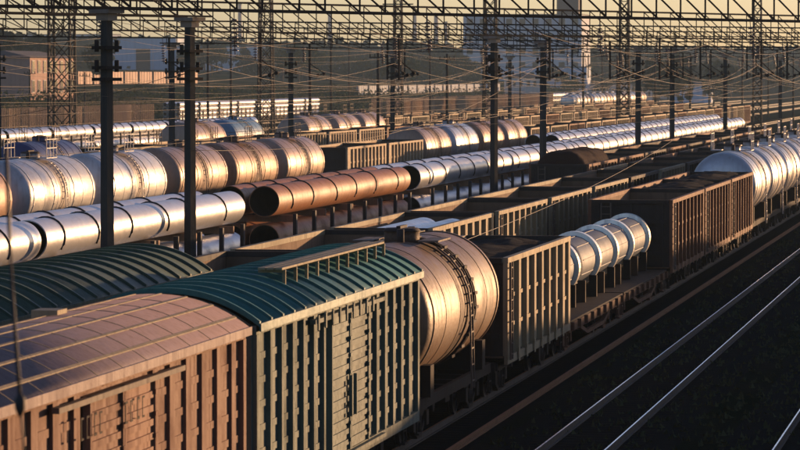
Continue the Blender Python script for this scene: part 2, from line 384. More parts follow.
def gondola_spec(L=12.9, far=False, ribs=7, H=3.75, Z0=1.36):
    sp = []; W = 1.5; hl = L/2
    for sx in (-1, 1):
        mb = MB(); x = sx*W
        mb.box(min(x, x-sx*.03), max(x, x-sx*.03), -hl, hl, Z0, H)
        mb.box(min(x-sx*.05, x+sx*.10), max(x-sx*.05, x+sx*.10), -hl, hl, H-.02, H+.12)           # top chord
        mb.box(min(x, x+sx*.09), max(x, x+sx*.09), -hl, hl, Z0-.22, Z0-.02)                        # bottom sill
        for sy in (-1, 1): mb.box(min(x, x+sx*.09), max(x, x+sx*.09), sy*hl-(.0 if sy<0 else .42), sy*hl+(.42 if sy<0 else .0), Z0-.018, H-.022)
        for k in range(ribs):
            y = -hl + .42 + (L-.84)*(k+1)/(ribs+1)
            mb.box(min(x, x+sx*.13), max(x, x+sx*.13), y-.09, y+.09, Z0-.018, H-.022)
            mb.box(min(x+sx*.131, x+sx*.14), max(x+sx*.131, x+sx*.14), y-.13, y+.13, Z0-.26, Z0+.1)
        for k in range(ribs+1):                                                                    # slightly bulged corrugation in the panels
            ya = -hl + .42 + (L-.84)*k/(ribs+1)+.12; yb = -hl + .42 + (L-.84)*(k+1)/(ribs+1)-.12
            for z in (Z0+.75, Z0+1.5): mb.box(min(x, x+sx*.035), max(x, x+sx*.035), ya, yb, z-.05, z+.05)
        sp.append(('side_wall', mb.mesh('side_wall'), 'wall', (0,0,0), None, 0))
    for sy in (-1, 1):
        mb = MB(); y = sy*hl
        mb.box(-W+.031, W-.031, min(y, y-sy*.03), max(y, y-sy*.03), Z0, H)
        mb.box(-W+.055, W-.055, min(y-sy*.05, y+sy*.1), max(y-sy*.05, y+sy*.1), H-.02, H+.118)
        for z in (Z0+.5, Z0+1.1, Z0+1.7): mb.box(-W+.1, W-.1, min(y, y+sy*.09), max(y, y+sy*.09), z-.07, z+.07)
        for xx in (-1.2, 0, 1.2): mb.box(xx-.05, xx+.05, min(y, y+sy*.07), max(y, y+sy*.07), Z0, H-.02)
        sp.append(('end_wall', mb.mesh('end_wall'), 'end', (0,0,0), None, 0))
    mb = MB(); mb.box(-W+.031, W-.031, -hl+.031, hl-.031, Z0-.06, Z0+.02); sp.append(('floor', mb.mesh('floor'), 'inside', (0,0,0), None, 0))
    # thin inner lining carries the interior look
    mb = MB()
    for sx in (-1, 1): x = sx*(W-.031); mb.box(min(x, x-sx*.006), max(x, x-sx*.006), -hl+.04, hl-.04, Z0+.021, H-.03)
    for sy in (-1, 1): y = sy*(hl-.031); mb.box(-W+.04, W-.04, min(y, y-sy*.006), max(y, y-sy*.006), Z0+.021, H-.03)
    sp.append(('lining', mb.mesh('lining'), 'inside', (0,0,0), None, 0))
    sp.append(('underframe', underframe(L, 1.28, .98, .2, not far).mesh('underframe'), 'under', (0,0,0), None, 0))
    if not far:
        sp.append(('ladder', ladder_mb(W+.16, -hl+.25, Z0-.1, H, .36).mesh('ladder'), 'ladder', (0,0,0), None, 0))
        sp.append(('ladder', ladder_mb(-.9, -hl-.14, Z0-.1, H, .36, 'x').mesh('ladder'), 'ladder', (0,0,0), None, 0))
    add_run(sp, L+.2, L/2-2.3, far)
    return sp

def boxcar_spec(L=17.6, roof='ribs', walk=False, EZ=4.22, door_w=2.05, ribpitch=1.02, marks=False, rw=.085, rd=.095):
    sp = []; W = 1.5; hl = L/2; Z0 = 1.2
    for sx in (-1, 1):
        mb = MB(); x = sx*W
        def bx(d0, d1, y0, y1, z0, z1): mb.box(min(x+sx*d0, x+sx*d1), max(x+sx*d0, x+sx*d1), y0, y1, z0, z1)
        bx(-.04, 0, -hl, hl, Z0, EZ); bx(0, .10, -hl, hl, Z0-.2, Z0+.02); bx(0, .09, -hl, hl, EZ-.16, EZ-.002)
        for sy in (-1, 1): bx(0, .10, min(sy*hl, sy*(hl-.22)), max(sy*hl, sy*(hl-.22)), Z0+.021, EZ-.162)
        y = door_w + .35; k = 0
        while y < hl-.5:
            for s in (-1, 1):
                bx(0, rd, s*y-rw, s*y+rw, Z0+.021, EZ-.162)
                ya, yb = (y+rw+.04, min(y+ribpitch-rw-.04, hl-.25))
                if yb > ya+.1:
                    for z in [Z0+.35+.42*j for j in range(6)]: bx(0, .022, min(s*ya, s*yb), max(s*ya, s*yb), z-.06, z+.06)
            y += ribpitch; k += 1
        sp.append(('side_wall', mb.mesh('side_wall'), 'wall', (0,0,0), None, 0))
        for lf in (-1, 1):
            mb = MB(); y0, y1 = (min(lf*.02, lf*door_w), max(lf*.02, lf*door_w))
            bx(.05, .11, y0, y1, Z0+.04, EZ-.22)
            z = Z0+.15
            while z < EZ-.4: bx(.11, .145, y0+.12, y1-.12, z, z+.10); z += .21
            for ye in (y0, y1-.09): bx(.11, .17, ye, ye+.09, Z0+.04, EZ-.22)
            for z in [Z0+.2+.33*j for j in range(8)]: bx(.17, .19, y1-.14, y1+.02, z, z+.07)
            i = len(sp); sp.append(('door', mb.mesh('door'), 'door', (0,0,0), None, 0))
            mb = MB(); ym = lf*.25; bx(.17, .24, ym-.04, ym+.04, 1.9, 2.7); sp.append(('door_handle', mb.mesh('door_handle'), 'ladder', (0,0,0), i, 0))
        mb = MB()
        bx(.09, .2, -door_w*1.9, door_w*1.9, EZ-.30, EZ-.22); bx(.1, .2, -door_w*1.9, door_w*1.9, Z0-.08, Z0+.0)
        for k in range(0 if marks else 9): yy = -door_w*1.8 + k*door_w*.36; bx(.2, .23, yy-.06, yy+.06, EZ-.42, EZ-.14)
        sp.append(('door_rail', mb.mesh('door_rail'), 'ladder', (0,0,0), None, 0))
        if marks and sx > 0:
            mb = MB()
            for yc, zc in ((-2.5, 3.6), (-1.75, 3.6), (.1, 3.6), (.85, 3.6)):
                for q in (-.22, .10): bx(.20, .206, yc+q, yc+q+.035, zc-.16, zc+.16); bx(.20, .206, yc+q+.035, yc+q+.15, zc+.13, zc+.16); bx(.20, .206, yc+q+.035, yc+q+.15, zc-.16, zc-.13)
            sp.append(('stencil_marks', mb.mesh('stencil_marks'), 'mark', (0,0,0), None, 0))
        if sx > 0: continue
        mb = ladder_mb(x+sx*.2, -hl+.7, Z0-.6, EZ, .4); sp.append(('ladder', mb.mesh('ladder'), 'ladder', (0,0,0), None, 0))
    for sy in (-1, 1):
        mb = MB(); y = sy*hl; n = 14; b = 0
        pts = [(-W, Z0-.2), (W, Z0-.2)] + [(W-2*W*i/n, EZ+.50*(1-abs(1-2*i/n)**2.2)) for i in range(n+1)]
        for yy in (y, y-sy*.05):
            for p in pts: mb.v.append((p[0], yy, p[1]))
        m = len(pts); mb.face(list(range(m)) if sy < 0 else list(range(m))[::-1]); mb.face([m+i for i in range(m)] if sy > 0 else [m+i for i in range(m)][::-1])
        for z in [Z0+.3+.36*j for j in range(8)]: mb.box(-W+.1, W-.1, min(y, y+sy*.06), max(y, y+sy*.06), z-.06, z+.06)
        for xx in (-1.47, -.5, .5, 1.47): mb.box(xx-.05, xx+.05, min(y, y+sy*.1), max(y, y+sy*.1), Z0, EZ-.05)
        sp.append(('end_wall', mb.mesh('end_wall'), 'end', (0,0,0), None, 0))
    # roof: arched sheet with thickness
    RW = 1.66; n = 24
    def rz(x): return EZ + .02 + .56*(1-abs(x/RW)**2.2)
    mb = MB(); xsr = [-RW+2*RW*i/n for i in range(n+1)]
    def strip(y0, y1, off, th, sm=True, xl=xsr):
        b = len(mb.v); m = len(xl)
        for yy in (y0, y1):
            for xx in xl: mb.v.append((xx, yy, rz(xx)+off))
            for xx in xl: mb.v.append((xx, yy, rz(xx)+off-th))
        for i in range(m-1):
            mb.face([b+i, b+i+1, b+2*m+i+1, b+2*m+i], sm)
            mb.face([b+m+i+1, b+m+i, b+3*m+i, b+3*m+i+1], sm)
            mb.face([b+i+1, b+i, b+m+i, b+m+i+1]); mb.face([b+2*m+i, b+2*m+i+1, b+3*m+i+1, b+3*m+i])
        mb.face([b+m, b, b+2*m, b+3*m]); mb.face([b+m-1, b+2*m-1, b+4*m-1, b+3*m-1])
    strip(-hl-.06, hl+.06, 0, .04)
    for sx in (-1, 1): mb.box(min(sx*RW, sx*(RW+.03)), max(sx*RW, sx*(RW+.03)), -hl-.06, hl+.06, EZ-.10, EZ+.04)      # gutter edge
    i0 = len(sp); sp.append(('roof', mb.mesh('roof'), 'roof', (0,0,0), None, 0))
    mb = MB()
    if roof == 'ribs':
        k = 17; 
        for j in range(k+1):
            y = -hl + L*j/k; strip(max(y-.055, -hl-.07), min(y+.055, hl+.07), .055, .06)
    else:
        for xx in (-1.35, -.85, -.35, .1, .55, 1.0, 1.4):
            strip(-hl-.07, hl+.07, .014, .02, False, [xx-.022, xx, xx+.022])
        for j in range(1, 12):
            y = -hl + L*j/12; strip(y-.015, y+.015, .006, .010)
        for q in (-3.3, -1.2, 3.6): mb.box(-.62, -.2, q-.3, q+.3, rz(-.4)-.05, rz(-.4)+.09)
    sp.append(('roof_rib', mb.mesh('roof_rib'), 'roofrib', (0,0,0), i0, 0))
    if walk:
        mb = MB(); xw = .6; zt = rz(xw)+.16; y0, y1 = -hl+5.3, hl-1.0
        for k in range(3): mb.box(xw+.16*k-.07, xw+.16*k+.07, y0, y1, zt, zt+.04)
        i1 = len(sp); sp.append(('roof_walkway', mb.mesh('roof_walkway'), 'walk', (0,0,0), None, 0))
        y = y0+.2
        while y < y1:
            mb = MB(); mb.box(xw-.1, xw+.42, y-.03, y+.03, zt-.06, zt-.002); mb.box(xw+.36, xw+.42, y-.03, y+.03, rz(xw+.4)-.02, zt-.055); y += 1.1
            sp.append(('bracket', mb.mesh('bracket'), 'walk', (0,0,0), i1, 0))
    sp.append(('underframe', underframe(L, 1.25, .9, .27).mesh('underframe'), 'under', (0,0,0), None, 0))
    add_run(sp, L+.2, L/2-2.9, False)
    return sp

def tank_spec(L=11.4, r=1.55, zc=3.05, far=False, bands=4, rail=True, midband=False, fit='dome'):
    sp = []; hl = L/2
    prof = [(-hl, .02), (-hl+.02, r*.3), (-hl+.08, r*.58), (-hl+.17, r*.78), (-hl+.28, r*.895), (-hl+.42, r*.965), (-hl+.55, r), ]
    full = prof + [(-y, rr) for (y, rr) in prof[::-1]]
    mb = MB(); seg = [(-hl+.55, r)]
    q = 5
    for k in range(1, q): yy = -hl+.55 + (L-1.1)*k/q; seg += [(yy-.012, r), (yy-.006, r+.012), (yy+.03, r+.012), (yy+.036, r)]
    mid = seg + [(hl-.55, r)]
    mb.lathe(prof + mid[1:-1] + [(-y, rr) for (y, rr) in prof[::-1]], 28 if far else 64, 0, zc)
    ib = 0; sp.append(('barrel', mb.mesh('barrel'), 'tank', (0,0,0), None, 0))
    for k in range(bands):
        yy = -hl+.9 + (L-1.8)*k/max(1, bands-1)
        mb = MB(); mb.lathe([(yy-.05, r-.01), (yy-.05, r+.03), (yy+.05, r+.03), (yy+.05, r-.01)], 28 if far else 64, 0, zc, sm=False)
        sp.append(('band', mb.mesh('band'), 'band', (0,0,0), None, 0))
    if midband:                                                        # seam flange with a ladder and bolts running over the shell
        mb = MB(); yy = 1.0
        mb.lathe([(yy-.16, r-.01), (yy-.16, r+.06), (yy-.09, r+.06), (yy-.09, r+.02), (yy+.09, r+.02), (yy+.09, r+.06), (yy+.16, r+.06), (yy+.16, r-.01)], 48, 0, zc, sm=False)
        for k in range(22):
            t = R(-50+ k*12); mb.box(r*1.03*math.cos(t)-.05, r*1.03*math.cos(t)+.05, yy-.22, yy+.22, zc+r*1.03*math.sin(t)-.035, zc+r*1.03*math.sin(t)+.035)
        sp.append(('shell_ladder', mb.mesh('shell_ladder'), 'dark', (0,0,0), None, 0))
    # dome + lid
    mb = MB(); mb.vcyl(0, 0, zc+r-.15, zc+r+.22, .42 if not far else .45, 18); i = len(sp)
    sp.append(('dome', mb.mesh('dome'), 'tank', (0,0,0), None, 0))
    mb = MB(); mb.vcyl(0, 0, zc+r+.221, zc+r+.30, .46, 18, .38); mb.box(-.05, .05, -.5, .5, zc+r+.30, zc+r+.36)
    for sy in (-.8, .8): mb.vcyl(.1, sy, zc+r-.1, zc+r+.3, .09, 8)
    sp.append(('lid', mb.mesh('lid'), 'dark', (0,0,0), i, 0))
    mb = MB(); zt = zc+r+.02                                             # platform with railing
    for sx in (-1, 1):
        mb = MB()
        for k in range(3): mb.box(sx*(.62+.16*k)-.082, sx*(.62+.16*k)+.082, -.95, .95, zt-.02+.001*k, zt+.02+.001*k)
        ip = len(sp); sp.append(('platform', mb.mesh('platform'), 'ladder', (0,0,0), None, 0))
        if rail:
            mb = MB()
            for yy in (-.9, -.3, .3, .9): mb.bar((sx*1.0, yy, zt), (sx*1.0, yy, zt+.85), .035)
            for z in (zt+.45, zt+.85): mb.bar((sx*1.0, -.9, z), (sx*1.0, .9, z), .035)
            sp.append(('railing', mb.mesh('railing'), 'ladder', (0,0,0), ip, 0))
    for sx in (-1, 1):                                                   # ladders hugging the shell
        mb = MB(); 
        arc = [(sx*(r+.10)*math.cos(R(t)), zc+(r+.10)*math.sin(R(t))) for t in (0, 15, 30, 45, 58)]
        path = [(sx*(r+.14), 1.1)] + arc
        for yy in (-.2, .2):
            for p, q2 in zip(path[:-1], path[1:]): mb.bar((p[0], yy, p[1]), (q2[0], yy, q2[1]), .04)
        for p, q2 in zip(path[:-1], path[1:]):
            nseg = 5 if p is path[0] else 2
            for k in range(nseg): t = (k+.5)/nseg; xx = p[0]+(q2[0]-p[0])*t; zz = p[1]+(q2[1]-p[1])*t; mb.bar((xx, -.2, zz), (xx, .2, zz), .035)
        sp.append(('ladder', mb.mesh('ladder'), 'ladder', (0,0,0), None, 0))
    for yy in (-hl+1.9, hl-1.9):
        mb = MB()
        for k in range(5):
            xx = -1.1+.55*k; top = zc - math.sqrt(max(.01, r*r-xx*xx)) ; mb.box(xx-.276, xx+.276, yy-.25+.002*k, yy+.25-.002*k, 1.25, top+.06)
        sp.append(('saddle', mb.mesh('saddle'), 'under', (0,0,0), None, 0))
    sp.append(('underframe', underframe(L+.4, 1.2, 1.0, .25, not far).mesh('underframe'), 'under', (0,0,0), None, 0))
    add_run(sp, L+.6, L/2-2.0, far)
    return sp

def flat_spec(L=13.6, far=False, stakes=True, dz=1.3):
    sp = []; hl = L/2; W = 1.42
    mb = MB(); mb.box(-W, W, -hl, hl, dz-.06, dz); sp.append(('deck', mb.mesh('deck'), 'deck', (0,0,0), None, 0))
    mb = MB()
    for sx in (-1, 1):
        mb.box(sx*(W-.02)-.04, sx*(W-.02)+.04, -hl, hl, dz-.32, dz-.062)
        n = 9
        for k in range(n): y = -hl+.6+(L-1.2)*k/(n-1); mb.box(sx*(W+.06)-.055, sx*(W+.06)+.055, y-.09, y+.09, dz-.28, dz-.04)
        mb.bar((sx*(W-.1), -4, dz-.35), (sx*(W-.1), -2.2, dz-.62), .12); mb.bar((sx*(W-.1), 4, dz-.35), (sx*(W-.1), 2.2, dz-.62), .12); mb.bar((sx*(W-.1), -2.2, dz-.62), (sx*(W-.1), 2.2, dz-.62), .12)
    sp.append(('side_sill', mb.mesh('side_sill'), 'sill', (0,0,0), None, 0))
    if stakes:
        for sx in (-1, 1):
            for k in range(4):
                y = -hl+1.5+(L-3)*k/3
                mb = MB(); mb.box(sx*(W+.13)-.07, sx*(W+.13)+.07, y-.11, y+.11, dz-.25, dz+1.72); mb.box(sx*(W+.13)-.10, sx*(W+.13)+.10, y-.14, y+.14, dz-.22, dz+.02)
                sp.append(('stake', mb.mesh('stake'), 'stake', (0,0,0), None, 0))
    sp.append(('underframe', underframe(L, 1.2, .92, .2, not far).mesh('underframe'), 'under', (0,0,0), None, 0))
    add_run(sp, L+.2, L/2-2.3, far)
    return sp

def place(name, sp, mats, a, y, label, cat, group, sy=1.0, rz=0):
    root = empty(name, (-a, y, 0), rz); root.scale = (1, sy, 1)
    tag(root, label, cat, group); obs = []
    for (n, me, role, loc, par, pr) in sp:
        o = link(n, me, M[mats.get(role, role)] if mats.get(role, role) in M else M['under'], root if par is None else obs[par], loc, (0,0,pr) if pr else None)
        obs.append(o)
    return root
GM = lambda wall, end=None: {'wall': wall, 'end': end or 'gon_dark', 'inside': 'inside', 'under': 'under', 'wheel': 'wheel', 'ladder': 'ladder'}  # end walls: shade of their unlit face put into a darker colour

# ------------------------------------------------------------------ row 1: nearest train
g1 = 'wagons of the nearest train'
A1 = 14.6
place('boxcar', boxcar_spec(18.0, 'seams', False, marks=True, ribpitch=1.15, rw=.17, rd=.065), {'wall':'pink_wall','end':'pink_wall','door':'pink_wall','roof':'pink_roof','roofrib':'gon_tan','mark':'under','under':'under','wheel':'wheel','ladder':'ladder'},
      A1, 53.4, 'pinkish brown boxcar with a seamed pink roof at the lower left corner', 'boxcar', g1)
place('boxcar', boxcar_spec(17.6, 'ribs', True), {'wall':'teal_wall','end':'teal_wall','door':'teal_door','roof':'teal_roof','roofrib':'teal_roof','walk':'gon_olive','under':'under','wheel':'wheel','ladder':'teal_wall'},
      A1, 72.1, 'grey boxcar with ribbed teal roof and a roof walkway', 'boxcar', g1)
place('tank_wagon', tank_spec(12.0, 1.57, 3.03, bands=3, rail=False, midband=True), {'tank':'tan_tank','band':'tan_tank','dark':'dark_inside','ladder':'ladder','under':'under','wheel':'wheel'},
      A1, 88.2, 'tan brown tank wagon between the teal roofed boxcar and an open gondola', 'tank wagon', g1)
GON = gondola_spec(13.4); GON3 = gondola_spec(13.4, ribs=7); GONF = gondola_spec(12.9, far=True, ribs=9)
def coal(a, y, L, label, mat='coal', H=3.62, rise=.25, W=1.44, group='coal loads'):
    mb = MB(); nx, ny = 10, 44
    rnd = random.Random(int(a*100+y))
    for i in range(nx+1):
        for j in range(ny+1):
            x = -W+2*W*i/nx; yy = -L/2+.05+(L-.1)*j/ny
            e = (1-abs(x/W)**(2.5 if rise < .5 else 4))*min(1, (1-abs(2*yy/L)**(6 if rise < .5 else 8))*1.6)
            z = H-.35+ .15*e + rise*e*((.8+.35*math.sin(yy*1.3+a)) if rise < .5 else .95) + rnd.uniform(-.06,.06)
            if i in (0, nx) or j in (0, ny): z = H-.5
            mb.v.append((x, yy, z))
    n = ny+1
    for i in range(nx):
        for j in range(ny): mb.face([i*n+j, (i+1)*n+j, (i+1)*n+j+1, i*n+j+1], True)
    b = len(mb.v)                                            # closed underneath, down to the wagon floor
    mb.v += [(-W,-L/2+.05,1.4),(W,-L/2+.05,1.4),(W,L/2-.05,1.4),(-W,L/2-.05,1.4)]
    mb.face([b,b+3,b+2,b+1])
    e0 = [j for j in range(n)]; e1 = [nx*n+j for j in range(n)]
    mb.face(e0[::-1]+[b, b+3][::1]); mb.face(e1+[b+2, b+1])
    mb.face([i*n for i in range(nx+1)]+[b+1, b]); mb.face([i*n+ny for i in range(nx+1)][::-1]+[b+3, b+2])
    o = link('coal_load', mb.mesh('coal_load'), M[mat], None, (-a, y, 0)); tag(o, label, 'coal', group)
place('gondola_wagon', GON, GM('gon_tan'), A1, 101.8, 'tan open gondola between the tan tank and the ringed drums', 'gondola wagon', g1)
coal(A1, 101.8, 13.3, 'black coal in the tan gondola behind the tan tank', rise=.12, H=3.92)
FL = flat_spec(15.0, stakes=False)
fm = {'deck':'under','sill':'under_rust','stake':'stake','under':'under_rust','wheel':'wheel'}
place('flat_wagon', FL, fm, A1, 117.0, 'low rusty flat wagon under the nearer ringed silver drums', 'flat wagon', g1)
place('flat_wagon', FL, fm, A1, 132.4, 'low rusty flat wagon under the farther ringed drums before a gondola', 'flat wagon', g1)
for i, u in enumerate((579, 600, 617.5, 633, 649)):
    ye = along(u+1.5, 13.72); Ld = 4.3
    root = empty('steel_drum', (-A1, ye-Ld/2, 0))
    tag(root, f"{['nearest','second nearest','middle','second farthest','farthest'][i]} of the five blue grey drums with pale rings on flat wagons", 'drum', 'ringed steel drums')
    mb = MB(); r = .86; zc = 2.52
    mb.lathe([(-Ld/2, .05), (-Ld/2, r-.2), (-Ld/2+.1, r-.13), (-Ld/2+.3, r-.1), (Ld/2-.02, r-.1), (Ld/2-.02, .05)], 48, 0, zc)
    for k in range(10): t = R(36*k+10); mb.bar((math.cos(t)*(r-.1), -Ld/2+.3, zc+math.sin(t)*(r-.1)), (math.cos(t)*(r-.1), Ld/2-.1, zc+math.sin(t)*(r-.1)), .03, .03)
    for k in range(6): t = R(60*k); mb.bar((math.cos(t)*.1, -Ld/2-.01, zc+math.sin(t)*.1), (math.cos(t)*(r-.12), -Ld/2-.01, zc+math.sin(t)*(r-.12)), .05, .05)
    link('drum_shell', mb.mesh('drum_shell'), M['drum'], root)
    mb = MB(); mb.lathe([(Ld/2-.50, r-.13), (Ld/2-.48, r+.04), (Ld/2, r+.04), (Ld/2+.02, r-.13)], 48, 0, zc, sm=False); link('ring', mb.mesh('ring'), M['ring'], root)
    for yy in (-1.6, 1.6):
        mb = MB(); mb.box(-.8, .8, yy-.1, yy+.1, 1.3, 1.72)
        for sx in (-1, 1): mb.box(min(sx*.55, sx*.8), max(sx*.55, sx*.8), yy-.098, yy+.098, 1.715, 2.0)
        link('cradle', mb.mesh('cradle'), M['under'], root)
for i, (y0, y1) in enumerate(((140.4, 154.6), (155.0, 168.7), (169.1, 182.6))):
    m_ = ('gon_rust', 'gon_rust', 'gon_rust')[i]
    place('gondola_wagon', GON3, GM(m_, 'gon_dark'), A1, (y0+y1)/2, ['rusty red ribbed gondola with dark end wall just beyond the ringed drums', 'middle one of the three rusty gondolas right of the drums', 'rusty gondola right in front of the silver tank wagons'][i], 'gondola wagon', g1, sy=(y1-y0-.3)/13.4)
    if i: coal(A1, (y0+y1)/2, 13.3, ['', 'black coal in the middle rusty gondola right of the drums', 'black coal in the rusty gondola before the silver tanks'][i], rise=.15, H=3.95)
TS = tank_spec(11.6, 1.6, 3.15, bands=4, rail=True)
for i in range(12):
    place('tank_wagon', TS, {'tank':'silver_tank','band':'silver_tank','dark':'dark_inside','ladder':'ladder_pale','under':'under','wheel':'wheel'},
          A1, 190.2+12.9*i, f'{ORD[i]} silver tank wagon counting away from the rusty gondolas of the nearest train', 'tank wagon', g1)

# ------------------------------------------------------------------ row 2
g2 = 'wagons of the second train'
A2 = 19.4
place('boxcar', boxcar_spec(17.6, 'ribs', False, EZ=4.16), {'wall':'green_wall','end':'green_wall','door':'green_wall','roof':'green_roof','roofrib':'green_roof','under':'under','wheel':'wheel','ladder':'green_wall'},
      A2, 72.6, 'boxcar with a dark green ribbed roof behind the pink roofed boxcar', 'boxcar', g2)
spans = [(84.6,97.6), (98.7,111.8), (113.3,126.6), (127.9,141.2), (142.5,155.9), (157.2,170.5), (171.8,185), (186.3,199.5), (200.8,214), (215.3,228.5), (229.8,243), (244.3,257.5), (258.8,272), (273.3,286.5), (287.8,301)]
mats2 = ['gon_dark','gon_olive','gon_tan','gon_tan','gon_tan','gon_olive','gon_dark','gon_tan','gon_dark','gon_rust','gon_dark','gon_rust','gon_dark','gon_dark','gon_rust']
for i, (y0, y1) in enumerate(spans):
    place('gondola_wagon', GON, GM(mats2[i], 'gon_dark'), A2, (y0+y1)/2, f'{ORD[i]} open gondola beyond the dark green roofed boxcar in the second train', 'gondola wagon', g2, sy=(y1-y0)/13.4)
    if i >= 5: coal(A2, (y0+y1)/2, 13.2*(y1-y0)/13.4, f'black coal in the {ORD[i]} gondola of the second train', rise=.05, H=3.5)
# short pale pipes lying in the third gondola of row 2
for i, (dx, yy) in enumerate(((.65, 118.8), (-.45, 119.6))):
    mb = MB(); L_ = 9.5; r = .62
    mb.lathe([(-L_/2, r-.03), (-L_/2, r), (L_/2, r), (L_/2, r-.03), (-L_/2, r-.03)], 32, 0, 0)
    o = link('loose_pipe', mb.mesh('loose_pipe'), M['grey_pipe'], None, (-A2+dx, yy, 1.39+r+.001+ (1.15 if True else 0)))
    tag(o, ['pale blue grey pipe inside an open gondola, nearer the lit side', 'pale blue grey pipe inside an open gondola, nearer the rusty pipes'][i], 'pipe', 'pipes inside the gondola')
for i, dx in enumerate((.7, -.7)):
    mb = MB(); L_ = 9.5; r = .57
    mb.lathe([(-L_/2, r-.03), (-L_/2, r), (L_/2, r), (L_/2, r-.03), (-L_/2, r-.03)], 24, 0, 0)
    o = link('loose_pipe', mb.mesh('loose_pipe'), M['grey_pipe'], None, (-A2+dx, 119.2, 1.385+r))
    tag(o, ['grey pipe low in an open gondola on the lit side', 'grey pipe low in an open gondola on the far side'][i], 'pipe', 'pipes inside the gondola')

# ------------------------------------------------------------------ row 3
g3 = 'wagons of the third train'
A3 = 24.2
place('gondola_wagon', GON, GM('gon_rust', 'gon_dark'), A3, 203.6, 'rusty gondola heaped with dark red ore beyond the open gondolas', 'gondola wagon', g3, sy=1.03)
coal(A3, 203.6, 13.5, 'dark red ore heaped high above its gondola', 'ore', H=3.8, rise=.95, group=None)
for i in range(9):
    y = 218.6+14.4*i
    place('gondola_wagon', GON, GM(['gon_rust','gon_dark'][i%2], 'gon_dark'), A3, y, f'{ORD[i]} gondola beyond the heaped ore gondola in the third train', 'gondola wagon', g3)
    coal(A3, y, 13.2, f'black coal in the {ORD[i]} gondola beyond the heaped ore', rise=.1)

# ------------------------------------------------------------------ pipes
def pipe(a, y, z, L, r, mat, label, group, straps=(), strap_r=None, seg=48):
    root = empty('steel_pipe', (-a, y, z)); tag(root, label, 'pipe', group)
    mb = MB(); mb.lathe([(-L/2, r-.03), (-L/2, r), (L/2, r), (L/2, r-.03)], seg, 0, 0)
    link('pipe_shell', mb.mesh('pipe_shell'), M[mat], root)
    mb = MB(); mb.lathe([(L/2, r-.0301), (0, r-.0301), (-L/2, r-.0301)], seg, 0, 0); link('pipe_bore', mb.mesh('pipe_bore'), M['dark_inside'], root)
    for yy in straps:
        mb = MB(); ph = random.uniform(-.35, .35)
        pts = []
        for k in range(15): t = R(-35+ 17*k); pts.append(((r+.02)*math.cos(t), yy + ph*math.sin(t*1.0), (r+.02)*math.sin(t)))
        mb.tube(pts, .035, 5); link('strap', mb.mesh('strap'), M['strap'], root)
    return root
A4 = 30.2; rp = .61
FLS = flat_spec(13.9)
fm4 = {'deck':'under','sill':'under','stake':'stake','under':'under','wheel':'wheel'}
secs = [(80.0,108.9,'silver'), (109.6,138.6,'silver'), (145.2,177.2,'rust'), (180.3,213.4,'silver'), (214.0,243.4,'silver'), (244.0,273.4,'silver'),
        (274.0,303.4,'silver'), (304.0,333.4,'silver'), (334.0,363.4,'silver'), (364.0,393.4,'silver')]
cs = {'silver': 0, 'rust': 0}
SPC = MB().box(-1.35, 1.35, -.09, .09, -.14, .14).mesh('timber_spacer')
def pipeload(a, y0, y1, kindname, wagn, rowp, mats, group, seg=48, upper_only_front=False):
    L = y1-y0; y = (y0+y1)/2; mat = mats
    nm = 'rusty orange' if kindname == 'rust' else 'silver'
    cnt = ORD[cs[kindname]] if rowp == 'fourth train' else ORD[wagn]
    cs[kindname] += 1 if rowp == 'fourth train' else 0
    for q in (-1, 1): place('flat_wagon', FLS if seg == 48 else FLSF, fm4, a, y+q*L/4, f"{'left' if q < 0 else 'right'} flat wagon under the {cnt} {nm} pipe stack from the left, {rowp}", 'flat wagon', 'flat wagons of the '+rowp, sy=L/2/14.3)
    st = [L*t for t in (-.42, -.27, -.12, .05, .2, .38)]
    for (dx, zz, nmz, off) in ((.68, 1.3+rp+.15, 'lower front', 0), (-.68, 1.3+rp+.15, 'lower rear', 0), (.68, 1.3+3*rp+.44, 'upper front', 0), (-.68, 1.3+3*rp+.44, 'upper rear', -2.8 if (kindname=='silver' and y0 == 180.3) else 0)):
        up = zz > 3
        pipe(a-dx, y+off/2, zz, L+off*-1 if off else L, rp, mat, f'{nmz} {nm} pipe of the {cnt} {nm} stack from the left, {rowp}', 'steel pipes of the '+rowp, [s+random.uniform(-.4,.4) for s in st] if up else [], seg=seg)
    # timber spacers between layers
    for k_, s in enumerate((-.42, -.2, .0, .2, .42)):
        tag(link('timber_spacer', SPC, M['timber'], None, (-a, y+L*s, 1.30+2*rp+.295)), f'{ORD[k_]} timber spacer from the left inside the {cnt} {nm} pipe stack, {rowp}', 'spacer', 'timber spacers of the '+rowp)
        link('bottom_beam', SPC, M['timber'], S.objects[-1] if False else None, (0,0,0)) if False else None
FLSF = flat_spec(13.9, far=True)
for i, (y0, y1, kn) in enumerate(secs):
    pipeload(A4, y0, y1, kn, i, 'fourth train', {'silver':'silver_pipe','rust':'rust_pipe'}[kn], None, 48)
for i in range(5):
    y0 = 276+29.8*i; pipeload(35.2, y0, y0+29.2, 'silver', i, 'fifth train', 'silver_pipe', None, 40)
# single-layer pipes on the far row 8
for i in range(9):
    y0 = 285+15.4*i
    place('flat_wagon', FLSF, fm4, 88, y0+7.2, f'{ORD[i]} flat wagon from the left in the pipe train before the lattice mast', 'flat wagon', 'flat wagons before the mast')
    for dx, zz, nm in ((.75, 1.3+rp, 'front lower'), (-.75, 1.3+rp, 'rear lower'), (.75, 1.4+3*rp, 'front upper'), (-.75, 1.4+3*rp, 'rear upper')):
        pipe(88-dx, y0+7.2, zz, 14.3, rp, 'silver_pipe', f'{nm} silver pipe on the {ORD[i]} flat wagon before the lattice mast', 'pipes before the lattice mast', (-5,-2,1,4) if zz > 3 else (), seg=28)
